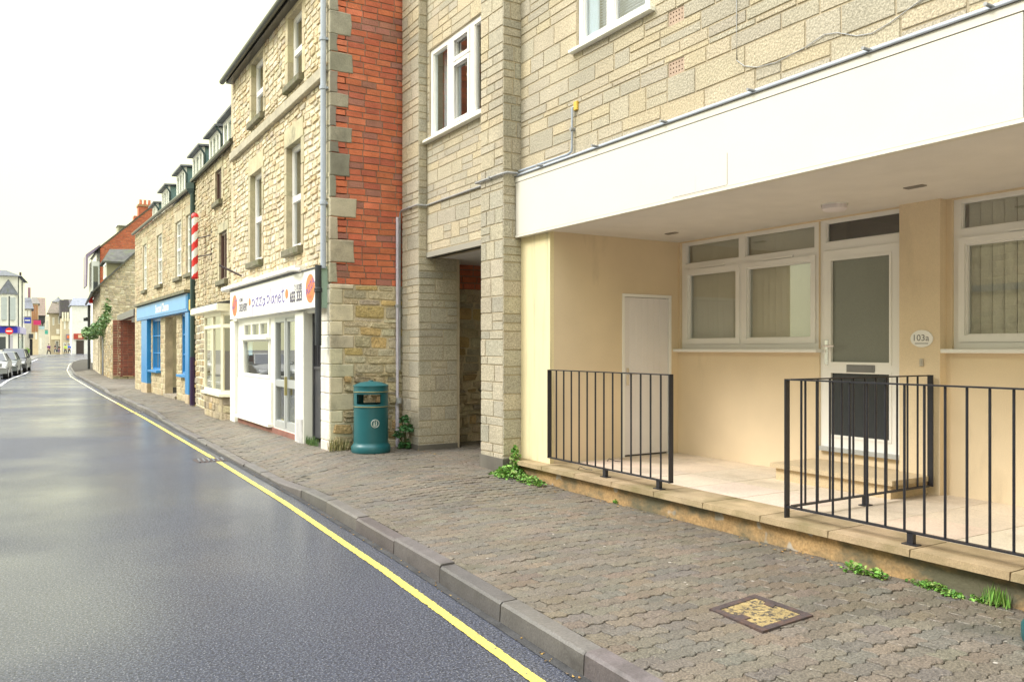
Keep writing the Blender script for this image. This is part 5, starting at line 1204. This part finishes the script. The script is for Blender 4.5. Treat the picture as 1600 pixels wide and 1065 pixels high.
# left: white corner shop with blue fascia
d = 95; F = FD(d)
Ws = thing('corner_shop', 'white corner shop with blue fascia and a slate turret roof', 'shop', F.p(*uz(12, 545, d)[:1], -1.0, 0))
u = lambda px_, dd=95: uz(px_, 545, dd)[0]
z = lambda py_, dd=95: uz(14, py_, dd)[1]
u0, u1 = u(-75), u(28)
A = Vector(F.p(u(28), 0, 0)); Bq = Vector((uz(38.5, 545, 104)[0], 104*1.16, 0)); FSd = Fac(A.x, A.y, Bq.x-A.x, Bq.y-A.y, (Bq.y-A.y), -(Bq.x-A.x), 1); Ls = math.hypot(Bq.x-A.x, Bq.y-A.y)
q = MB(); P1, P2 = F.p(u0, 0, 0), F.p(u1, 0, 0); P3 = (Bq.x, Bq.y); P4 = F.p(u0, 0, -14)
q.hexa([(a[0], a[1], -1.4) for a in (P1, P2, P3, P4)]+[(a[0], a[1], z(431)) for a in (P1, P2, P3, P4)]); q.build('wall', paint('shop_white', (.8, .8, .74)), Ws)
q = MB(); q.hexa([(a[0]-b, a[1]-c, z(431)) for a, b, c in ((P1, 0, .4), (P2, -.4, .4), (P3, -.4, 0), (P4, 0, 0))]+[(a[0]-b, a[1]+c, z(419)) for a, b, c in ((P1, 0, 3), (P2, 1.2, 3), (P3, 1.5, 0), (P4, 0, -2))], (.12, .13, .15)); q.build('roof', M['slate'], Ws)
q = MB(); q.fbox(F, u(30), u(33.5), z(431), z(423), -2.0, -1.4); q.build('chimney', M['rust'], Ws)
q = MB(); q.fbox(F, u(0)-3, u(28)-.02, z(520), z(510), 0, .25); q.build('fascia', paint('royal_blue', (.03, .03, .48)), Ws)
q = MB(); q.fbox(FSd, 0, Ls*.95, z(521, 98), z(511, 98), 0, .2); q.build('side_fascia', paint('lavender_blue', (.28, .25, .6)), Ws)
q = MB(); text_into(q, FSd, 'Ta', Ls*.35, z(516, 98), .35, 0, .21); q.build('fascia_mark', M['white'], Ws)
bay = MB(); bu0, bu1, bm = u(-2), u(27), u(13); bz0, bz1 = z(509), z(460)
bay.extr(Fac(0, 0, 1, 0, 0, 1, 1), [(0, 0)]*3, 0, 0) if False else None
def prism_w(mb, F, plan, z0, z1, col=None):
    n_ = len(plan); V = [F.p(a, z0, b) for a, b in plan]+[F.p(a, z1, b) for a, b in plan]
    mb.raw(V, [tuple(range(n_-1, -1, -1)), tuple(range(n_, 2*n_))]+[(i, (i+1) % n_, n_+(i+1) % n_, n_+i) for i in range(n_)], col)
plan = [(bu0, -.05), (bu0+.3, .8), (bm, 1.0), (bu1-.3, .8), (bu1, -.05)]
prism_w(bay, F, plan, bz0, bz1); bo = bay.build('bay', paint('shop_white', (.8, .8, .74)), Ws)
q = MB(); pk = F.p(bm, z(436), .2); pp = [F.p(a+(.15 if a > bm else -.15), bz1, b+.15) for a, b in plan]; q.raw([pk]+pp, [(0, i+1, i+2) for i in range(4)], (.13, .14, .16)); q.build('turret_roof', M['slate'], bo)
for (a, b) in ((u(2), u(11)), (u(15.5), u(24.5))):
    q = MB(); q.fbox(F, a, b, z(500), z(465), .7, 1.02); q.build('bay_window', paint('pale_blue_pane', (.45, .5, .5), rough=.15), bo)
q = MB(); q.fbox(F, u(-4), u(9), z(546), z(526), 0, .03); q.build('shop_window', M['paneblack'], Ws)
q = MB(); q.fbox(F, u(13), u(20), z(552), z(524), 0, .03); q.build('shop_door', paint('pale_lilac', (.5, .48, .55)), Ws)
q = MB(); q.fbox(FSd, 1, Ls*.8, z(545, 98), z(525, 98), 0, .03); q.build('side_window', paint('pale_green_pane', (.45, .55, .5), rough=.15), Ws)
for k_, nm in (((0.05), 'drainpipe'), (Ls*.55, 'drainpipe')):
    q = MB(); q.tube([FSd.p(k_, -1, .05), FSd.p(k_, z(433), .05)], .05, 6); q.build(nm, M['pipe_dark'], Ws)
t, F = far_house('town_house', 'narrow pale house with grey slate roof beside the corner shop', 108, 37, 49, 482, (.6, .57, .5), [(39, 42, 485, 494), (44, 47, 485, 494)], (38, 48, 462, (.14, .15, .18), .3))
q = MB(); q.fbox(F, *sorted((uz(43.5, 0, 108)[0], uz(48, 0, 108)[0])), uz(0, 462, 108)[1], uz(0, 446, 108)[1], -3, -2); q.build('chimney', paint('mauve_chimney', (.3, .17, .2)), t)
q = MB(); q.fbox(F, uz(46.5, 0, 108)[0], uz(51, 0, 108)[0], -1.2, uz(0, 529, 108)[1], 0, .05); q.build('doorway', M['dark'], t)
q = MB(); q.fbox(F, uz(45, 0, 108)[0], uz(52, 0, 108)[0], uz(0, 528, 108)[1], uz(0, 521, 108)[1], 0, .15); q.build('door_sign', M['charcoal'], t)
t, F = far_house('town_house', 'cream house with orange brown timber strips left of the tall brown roof', 118, 48, 60, 474, (.66, .55, .36), [(50, 53, 480, 492), (55, 58, 478, 490), (55, 58, 515, 530)], (50, 58, 462, (.16, .15, .14), .2))
for px_ in (51, 54.2, 57.5):
    q = MB(); q.fbox(F, uz(px_, 0, 118)[0]-.12, uz(px_, 0, 118)[0]+.12, uz(0, 518, 118)[1], uz(0, 475, 118)[1], 0, .08); q.build('timber_strip', paint('orange_timber', (.4, .2, .1)), t)
t, F = far_house('town_house', 'tall house with a huge steep brown tiled roof and black timber jetty', 128, 54, 70, 503, (.72, .7, .6), [(56, 59, 530, 545), (62, 65, 528, 545)])
q = MB(); a = uz(50, 0, 128)[0]; b = uz(71.5, 0, 128)[0]; q.raw([F.p(a, uz(0, 492, 128)[1], 1.2), F.p(b, uz(0, 492, 128)[1], 1.2), F.p(b, uz(0, 461, 128)[1], -4), F.p(a, uz(0, 461, 128)[1], -4), F.p(a, uz(0, 492, 128)[1], -9), F.p(b, uz(0, 492, 128)[1], -9)], [(0, 1, 2, 3), (3, 2, 5, 4), (0, 3, 4), (1, 5, 2), (0, 4, 5, 1)], (.2, .15, .12)); q.build('roof', M['slate'], t)
q = MB(); q.fbox(F, uz(60, 0, 128)[0], b-.1, uz(0, 503, 128)[1], uz(0, 492.5, 128)[1], -6, .9); q.extr(F, [(uz(64, 0, 128)[0], uz(0, 503, 128)[1]), (b-.3, uz(0, 503, 128)[1]), (uz(66.5, 0, 128)[0], uz(0, 509, 128)[1])], 0, .8); q.build('timber_jetty', M['charcoal'], t)
def sign_at(px_, py_, d_, w_, h_, m, label, name='hanging_sign', arm=None, txt=None):
    F_ = FD(d_); a, c = uz(px_, py_, d_); t_ = thing(name, label, 'sign', F_.p(a, c, .5)); q = MB(); q.fbox(F_, a-w_/2, a+w_/2, c-h_/2, c+h_/2, .45, .53); q.build('board', m, t_)
    q = MB(); q.tube([F_.p(a-w_*.6, c+h_/2+.08, .49), F_.p(a+w_*.5, c+h_/2+.08, .49)], .04, 6); q.build('arm', M['pipe_dark'], t_)
    if txt: q = MB(); q.fbox(F_, a-w_*.35, a+w_*.35, c-h_*.12, c+h_*.12, .53, .55); q.build('mark', M['white'], t_)
sign_at(43, 500.5, 104, .8, .75, paint('signblue', (.05, .08, .5)), 'blue hanging shop sign on the left side of the far street', txt=1)
sign_at(58, 504, 112, .9, .65, paint('signpink', (.75, .05, .2)), 'pink hanging shop sign on the left side of the far street')
sign_at(65, 512, 120, .7, .45, paint('signpale', (.5, .7, .8)), 'small pale blue hanging sign under the black timber jetty')
sign_at(71.5, 519, 130, .6, .6, paint('signgreen2', (.1, .5, .4)), 'small green hanging sign at the far end on the left')
# vista
far_house('town_house', 'cream rendered house at the far left of the street end', 175, 66, 83, 494, (.8, .76, .64), [(72, 75, 500, 512), (77, 80, 500, 512)], None)
t, F = far_house('town_house', 'tan stone house with brown roof at the street end', 166, 78, 97, 489, (.50, .44, .32), [(82, 85, 496, 508), (91, 95, 494, 506), (86, 92, 532, 550)], (82, 98, 470, (.18, .15, .12), .5))
q = MB(); q.fbox(F, uz(80, 0, 166)[0], uz(97, 0, 166)[0], uz(0, 530, 166)[1], uz(0, 524, 166)[1], 0, .2); q.build('shop_fascia', M['cream'], t)
q = MB(); q.fbox(F, uz(88, 0, 166)[0], uz(93, 0, 166)[0], uz(0, 521, 166)[1], uz(0, 513, 166)[1], 0, .1); q.build('wall_sign', M['white'], t)
t = thing('cupola', 'small white cupola with dark cap on the roofs at the street end', 'cupola', at(91, 478, 172)); p = at(91, 480, 172); q = MB(); q.lathe([(1.1, -.6), (1.1, 1.1)], p.x, p.y, p.z, 8); q.build('drum', M['white'], t); q = MB(); q.lathe([(1.35, 1.1), (1.0, 1.4), (.4, 1.8), (.001, 2.3)], p.x, p.y, p.z, 10); q.build('cap', M['lead'], t)
t, F = far_house('town_house', 'black and white timbered gable house at the street end', 160, 96, 112, 497, (.62, .54, .38), [(100, 102.5, 502, 514), (107, 110, 502, 514), (99, 103, 535, 549), (105, 110, 535, 549)])
q = MB(); a, b = uz(96, 0, 160)[0], uz(112, 0, 160)[0]; mzz = uz(0, 497, 160)[1]; q.extr(F, [(a-.2, mzz+.6), ((a+b)/2-1.2, uz(0, 466, 160)[1]), (b-.6, uz(0, 465, 160)[1]), (b+.2, mzz+.4)], -7, .35, (.10, .09, .10)); q.build('timber_gable', M['slate'], t)
for k_ in (.12, .38, .62, .9):
    q = MB(); q.fbox(F, a+(b-a)*k_-.15, a+(b-a)*k_+.15, mzz-.4, mzz+1.4, .35, .45); q.build('timber_stud', M['cream'], t)
q = MB(); q.fbox(F, uz(103, 0, 160)[0], uz(112, 0, 160)[0], uz(0, 530, 160)[1], uz(0, 521, 160)[1], 0, .3); q.build('shop_fascia', paint('mauve_grey', (.25, .22, .28)), t)
q = MB(); q.fbox(F, uz(104.5, 0, 160)[0], uz(110, 0, 160)[0], uz(0, 528, 160)[1], uz(0, 523, 160)[1], .3, .35); q.build('orange_panel', M['orange'], t)
t, F = far_house('shop_building', 'long white building with a red shop fascia at the street end', 150, 112, 150, 477, (.82, .82, .78), [(115, 116.5, 480, 484), (121, 122.5, 480, 484), (127, 128.5, 480, 484), (115, 117, 499, 503), (121, 123, 499, 503), (127, 129, 499, 503)], (116, 150, 463, (.22, .24, .3), .3), cat='shop')
q = MB(); q.fbox(F, uz(115, 0, 150)[0], uz(134, 0, 150)[0], uz(0, 529, 150)[1], uz(0, 520, 150)[1], 0, .3); q.build('shop_fascia', paint('dull_red', (.45, .06, .04)), t)
q = MB(); q.fbox(F, uz(122, 0, 150)[0], uz(128, 0, 150)[0], uz(0, 527, 150)[1], uz(0, 522, 150)[1], .3, .35); q.build('fascia_lettering', paint('sand_lettering', (.8, .6, .4)), t)
q = MB(); q.fbox(F, uz(119, 0, 150)[0], uz(131, 0, 150)[0], -1.2, uz(0, 531, 150)[1], 0, .06); q.build('shop_window', paint('dark_shop_glass', (.06, .045, .04), rough=.15), t)
t, F = far_house('town_house', 'dark slate roofed house with chimney behind the timbered gable', 178, 98, 130, 480, (.3, .28, .25), [], (101, 126, 466, (.10, .09, .10), .5))
q = MB(); q.fbox(F, uz(115, 0, 178)[0], uz(124, 0, 178)[0], uz(0, 470, 178)[1], uz(0, 461.5, 178)[1], -4, -3); q.build('chimney', paint('brown_chimney', (.2, .15, .12)), t)
# no entry sign
p = Vector((uz(14.3, 545, 72)[0], 72*1.16, 0)); t = thing('no_entry_sign', 'round red no entry sign on a tall dark pole', 'sign', (p.x, p.y, road_z(p.y)))
F = FD(72); a = uz(14.3, 0, 72)[0]
q = MB(); q.tube([F.p(a, road_z(p.y), -.05), F.p(a, uz(0, 462, 72)[1], -.05)], .055, 8); q.build('pole', M['pipe_dark'], t)
q = MB(); q.disc(F, a, uz(0, 517, 72)[1], .30, .30, 0, .03); q.build('disc', M['red'], t)
q = MB(); q.fbox(F, a-.22, a+.22, uz(0, 517, 72)[1]-.05, uz(0, 517, 72)[1]+.05, .03, .035); q.build('white_bar', M['white'], t)
# planter
p = at(41.5, 555, 96); t = thing('planter', 'green leafy planter on the left pavement by the far shops', 'planter', (p.x, p.y, p.z)); q = MB(); q.lathe([(.001, 0), (.22, 0), (.3, .5), (.25, .5)], p.x, p.y, p.z, 12); q.build('pot', paint('green_pot', (.2, .45, .08)), t)
q = MB(); leaves(q, p.x, p.y, p.z+.45, .35, .35, .45, 160, .14, random.Random(3), [(.3, .45, .1), (.4, .5, .2)]); q.build('foliage', M['leaf'], t)

# ================================================================ cars
def car(label, x, y, hd, body, tall=1.42, name='parked_car', glassm='paneblack'):
    """faces the camera; built along its own axis then placed by the thing's transform"""
    t = thing(name, label, 'car', (0, 0, 0), 'cars parked along the left kerb')
    W = .86; prof = [(0, .30), (0, .62), (.12, .74), (.95, .90), (1.1, .93), (3.55, .95), (4.1, .92), (4.18, .80), (4.2, .32)]   # (back from nose, z)
    def sec(s, k, wz): return [(-W*k, s, wz), (W*k, s, wz)]
    b = MB()
    n_ = len(prof); V = []
    for k, inset in ((-1, 0), (-1, 1), (1, 1), (1, 0)):
        for s, zz in prof:
            cy = 2.1; V.append((k*(W-(.07 if not inset else 0)), cy+(s-cy)*(1 if inset else 1), zz if inset else min(zz+.0, zz)))
    # loft across the width: outer low side, full side, crown
    cols = [(-W, .0), (-W+.03, .03), (-W*.6, .05), (0, .06), (W*.6, .05), (W-.03, .03), (W, .0)]
    V = []
    for cx_, up_ in cols:
        edge = abs(cx_)/W
        for s, zz in prof:
            yy = s+(.14*edge**3 if s < 1 else (-.1*edge**3 if s > 3.6 else 0)); V.append((cx_, yy, zz+(up_ if zz > .6 else 0)))
    m_n = len(cols)
    b.raw(V, [(i*n_+j, i*n_+j+1, (i+1)*n_+j+1, (i+1)*n_+j) for i in range(m_n-1) for j in range(n_-1)]+[tuple(range(n_)), tuple(range((m_n-1)*n_, m_n*n_))]+[(0, n_-1, (m_n-1)*n_+n_-1, (m_n-1)*n_)])
    bo = b.build('body', body, t, smooth=True)
    g_ = MB(); T = tall
    lo = [(-.76, 1.0), (.76, 1.0), (.76, 4.02), (-.76, 4.02)]; hi = [(-.57, 1.85), (.57, 1.85), (.58, 3.55), (-.58, 3.55)]
    g_.raw([(a, b_, .96) for a, b_ in lo]+[(a, b_, T-.05) for a, b_ in hi], [(0, 1, 5, 4), (1, 2, 6, 5), (2, 3, 7, 6), (3, 0, 4, 7), (4, 5, 6, 7)])
    g_.build('windows', M[glassm], t)
    r_ = MB(); r_.raw([(a*1.03, b_, T-.06) for a, b_ in hi]+[(a*.85, 2.7+(b_-2.7)*.8, T) for a, b_ in hi], [(4, 5, 6, 7), (0, 1, 5, 4), (1, 2, 6, 5), (2, 3, 7, 6), (3, 0, 4, 7)])
    for sx in (-1, 1):
        r_.tube([(sx*.77, 1.0, .95), (sx*.575, 1.85, T-.05)], .035, 6); r_.tube([(sx*.77, 4.0, .95), (sx*.585, 3.55, T-.05)], .05, 6); r_.tube([(sx*.775, 2.55, .95), (sx*.585, 2.6, T-.05)], .03, 6)
    r_.build('roof', body, t)
    for sx in (-1, 1):
        for sy in (.78, 3.35):
            w_ = MB(); F_ = Fac(sx*.80, sy, 0, 1, sx, 0, 1)
            w_.disc(F_, 0, .31, .31, .31, -.16, .075, 20); wo = w_.build('wheel', M['tyre'], t); w_ = MB(); w_.disc(F_, 0, .31, .2, .2, .07, .085, 14); w_.build('rim', paint('alloy_grey', (.4, .4, .42), rough=.3), wo)
        h_ = MB(); h_.raw([(sx*.82, .10, .58), (sx*.48, .0, .58), (sx*.46, -.012, .72), (sx*.80, .20, .76), (sx*.82, .18, .58), (sx*.48, .1, .58), (sx*.46, .1, .72), (sx*.80, .3, .76)], [(0, 1, 2, 3), (4, 7, 6, 5), (0, 3, 7, 4), (1, 5, 6, 2), (2, 6, 7, 3), (0, 4, 5, 1)]); h_.build('headlight', paint('headlight', (.7, .72, .72), rough=.1), t)
        h_ = MB(); h_.hexa([(sx*.80, 1.15, .95), (sx*.98, 1.15, .95), (sx*.98, 1.25, .95), (sx*.80, 1.25, .95), (sx*.80, 1.15, 1.07), (sx*.98, 1.15, 1.07), (sx*.98, 1.25, 1.07), (sx*.80, 1.25, 1.07)]); h_.build('wing_mirror', body, t)
    g_ = MB(); g_.box(-.44, .44, -.02, .05, .36, .56); g_.build('grille', M['dark'], t); g_ = MB(); g_.box(-.26, .26, -.035, -.018, .40, .51); g_.build('number_plate', M['white'], t)
    t.location = (x, y, road_z(y)); t.rotation_euler = (0, 0, hd)
    return t
silver = paint('car_silver', (.26, .27, .26), rough=.22); dk = paint('car_dark', (.05, .055, .06), rough=.2); gr = paint('car_grey_green', (.13, .15, .145), rough=.22); wh = paint('car_pale', (.6, .62, .6), rough=.22)
car('pale silver hatchback, nearest of the cars parked on the left', -1.70, 50.3, R(-2.5), silver)
car('grey green car parked second in the left row', -1.33, 56.3, R(-3.5), gr, 1.46)
car('dark tall estate car parked third, farthest in the left row', -.86, 62.8, R(-5), dk, 1.6)
car('silver car at the left frame edge, only a sliver of its wing in view', -1.72, 33.6, R(0), silver)

# ================================================================ people
def person(px_, py_, d_, h_, label, top, legs, lean=0, stride=.12, bag=None, face=1):
    p = at(px_, py_, d_); t = thing('person', label, 'person', (p.x, p.y, p.z)); k = h_/1.75
    def skin(vs, es, nm, m):
        me = bpy.data.meshes.new(nm); me.from_pydata([Vector(v[:3])*k for v in vs], es, []); ob = bpy.data.objects.new(nm, me); C.objects.link(ob)
        md = ob.modifiers.new('s', 'SKIN'); md.use_smooth_shade = True
        for i, v in enumerate(vs): me.skin_vertices[0].data[i].radius = (v[3]*k, v[4]*k if len(v) > 4 else v[3]*k)
        me.skin_vertices[0].data[0].use_root = True
        sb = ob.modifiers.new('b', 'SUBSURF'); sb.levels = 1; sb.render_levels = 1
        bpy.context.view_layer.update(); m2 = bpy.data.meshes.new_from_object(ob.evaluated_get(bpy.context.evaluated_depsgraph_get())); bpy.data.objects.remove(ob)
        m2.materials.clear(); m2.materials.append(m); o2 = bpy.data.objects.new(nm, m2); C.objects.link(o2); o2.parent = t; return o2
    s = stride
    vs = [(0, 0, .95, .14, .11), (0, 0, 1.15, .13, .10), (0, 0, 1.38, .17, .11), (0, 0, 1.5, .06), (0, 0, 1.58, .055), (0, -.01, 1.66, .085, .10), (0, 0, 1.73, .07, .08),
          (.1, s, .55, .075), (.1, s*1.6, .1, .045), (.1, s*1.6-.12, .04, .04), (-.1, -s, .55, .075), (-.1, -s*1.2, .1, .045), (-.1, -s*1.2-.12, .04, .04),
          (.21, 0, 1.42, .055), (.25, -s*.6, 1.15, .045), (.24, -s*1.4, .92, .035), (.24, -s*1.6, .84, .03), (-.21, 0, 1.42, .055), (-.25, s*.6, 1.15, .045), (-.24, s*1.0, .92, .035), (-.24, s*1.1, .84, .03)]
    es = [(0, 1), (1, 2), (2, 3), (3, 4), (4, 5), (5, 6), (0, 7), (7, 8), (8, 9), (0, 10), (10, 11), (11, 12), (2, 13), (13, 14), (14, 15), (15, 16), (2, 17), (17, 18), (18, 19), (19, 20)]
    skin(vs, es, 'body', paint('skin_tone', (.5, .3, .2)))
    vj = [(0, 0, .88, .17, .135), (0, 0, 1.15, .15, .12), (0, 0, 1.38, .19, .13), (0, 0, 1.47, .09), (.21, 0, 1.42, .075), (.25, -s*.6, 1.15, .062), (.24, -s*1.35, .93, .05), (-.21, 0, 1.42, .075), (-.25, s*.6, 1.15, .062), (-.24, s*.97, .93, .05)]
    skin(vj, [(0, 1), (1, 2), (2, 3), (2, 4), (4, 5), (5, 6), (2, 7), (7, 8), (8, 9)], 'jacket', top)
    vl = [(0, 0, .93, .15, .12), (.1, s, .55, .09), (.1, s*1.6, .12, .065), (-.1, -s, .55, .09), (-.1, -s*1.2, .12, .065)]
    skin(vl, [(0, 1), (1, 2), (0, 3), (3, 4)], 'trousers', legs)
    hr = MB(); hr.lathe([(.001, .11), (.06, .10), (.095, .05), (.10, 0), (.085, -.04)], 0, .015, 1.70, 10)
    o = hr.build('hair', paint('dark_hair', (.05, .035, .025)), None, smooth=True); o.scale = (k, k, k); o.parent = t; o.location = (0, 0, 0)
    t.rotation_euler = (0, 0, -TH if face else -TH+math.pi)
dkc = paint('dark_cloth', (.03, .03, .04)); jean = paint('denim', (.06, .08, .14))
person(108.6, 552.6, 153, 1.8, 'person in a bright blue jacket standing at the street end', paint('blue_cloth', (.02, .12, .6)), dkc)
person(102.3, 552.4, 155, 1.7, 'person in a yellow green high visibility jacket at the street end', paint('hivis_cloth', (.5, .8, .08)), dkc, face=0)
person(92.5, 551.5, 156, 1.55, 'person in dark clothes right of another dark figure at the street end', dkc, paint('violet_cloth', (.15, .08, .25)))
person(86.8, 551.2, 156, 1.7, 'leftmost of two dark clothed people beside the tan stone house', dkc, jean, stride=.2)
person(76.2, 555.0, 128, 1.8, 'person in a dark purple coat walking by the left shops', paint('purple_cloth', (.12, .02, .16)), dkc, stride=.2, face=0)

# ================================================================ building across the street (mirrored in the near windows)
Op = thing('stone_house', 'long stone house across the street, seen mirrored in the window panes', 'house', (-6, 2, -1.5))
FO = Fac(-5.6, 0, 0, 1, 1, 0, 1); rg = random.Random(91)
oh = [(y0, y0+.9, z0, z0+1.4) for y0 in (-3.2, -.4, 2.4, 5.2, 8, 11) for z0 in (-.4, 2.2)]
stone_wall(FO, Op, -6, 14, -1.6, 4.6, oh, oh, rg, hs=(.2, .16), ls=(.3, .6), rough=.1, cfn=lambda r_: jit((.42, .35, .22), r_, .2))
for h in oh[::1]: window(FO, Op, *h, [(h[0]+.08, h[1]-.08, h[2]+.08, (h[2]+h[3])/2-.03), (h[0]+.08, h[1]-.08, (h[2]+h[3])/2+.03, h[3]-.08)], -.08, .06, g='glass_dark')
m_ = MB(); m_.box(-14, -5.3, -6.3, 14.3, 4.6, 4.75); m_.box(-14, -5.9, -6, 14, -1.6, 4.6); m_.build('roof', paint('roof_dark', (.08, .08, .08)), Op)
m_ = MB(); m_.fbox(FO, -6, 14, 1.35, 1.5, 0, .1); m_.build('string_course', M['lead'], Op)
# ================================================================ sky, light, camera
w = bpy.data.worlds.new('World'); S.world = w; w.use_nodes = True; nt = w.node_tree
bg = nt.nodes['Background']; bg.inputs[1].default_value = .1
sky = N(nt, 'ShaderNodeTexSky'); sky.sky_type = 'NISHITA'; sky.sun_disc = False; sky.sun_elevation = R(44); sky.sun_rotation = R(-70)
sky.dust_density = 4
tc = N(nt, 'ShaderNodeTexCoord'); sp = N(nt, 'ShaderNodeSeparateXYZ'); nt.links.new(tc.outputs['Generated'], sp.inputs[0])
rp = ramp(nt, sp.outputs[2], [(0.0, (.0, .0, .0)), (.42, (.05, .05, .05)), (1.0, (1, 1, 1))])
cl = N(nt, 'ShaderNodeTexNoise', Scale=1.6, Detail=5.0); nt.links.new(tc.outputs['Generated'], cl.inputs['Vector'])
lo, hi = (10.6, 10.6, 6.6), (36, 36, 38)
cc = mixc(nt, lo, hi, rp.outputs[0])
r2 = ramp(nt, cl.outputs[0], [(.3, (.97, .97, .97)), (.7, (1.03, 1.03, 1.03))])
cc = mixc(nt, cc, r2.outputs[0], 1.0, 'MULTIPLY')
fin = mixc(nt, sky.outputs[0], cc, .9)
nt.links.new(fin, bg.inputs[0])
sd = bpy.data.lights.new('Sun', 'SUN'); sd.energy = 2.3; sd.angle = R(22); sd.color = (1, .96, .9)
so = bpy.data.objects.new('Sun', sd); C.objects.link(so)
d = Vector((math.cos(R(44))*math.sin(R(-70)), math.cos(R(44))*math.cos(R(-70)), math.sin(R(44))))
so.rotation_euler = d.to_track_quat('Z', 'Y').to_euler(); so.location = (0, 0, 20)
cam = bpy.data.cameras.new('Camera'); co = bpy.data.objects.new('Camera', cam); C.objects.link(co); S.camera = co
cam.sensor_width = 36; cam.lens = 36*1263/1600; cam.shift_y = 12.5/1600; cam.clip_end = 3000; cam.clip_start = .05
co.rotation_euler = (R(90), 0, -TH)
S.view_settings.view_transform = 'Standard'; S.view_settings.look = 'None'; S.view_settings.gamma = 1; S.view_settings.exposure = .5
S.cycles.max_bounces = 8; S.cycles.transparent_max_bounces = 12
try: S.cycles.sample_clamp_indirect = 8
except Exception: pass
for o in list(S.objects):
    if '_w' in o: del o['_w']
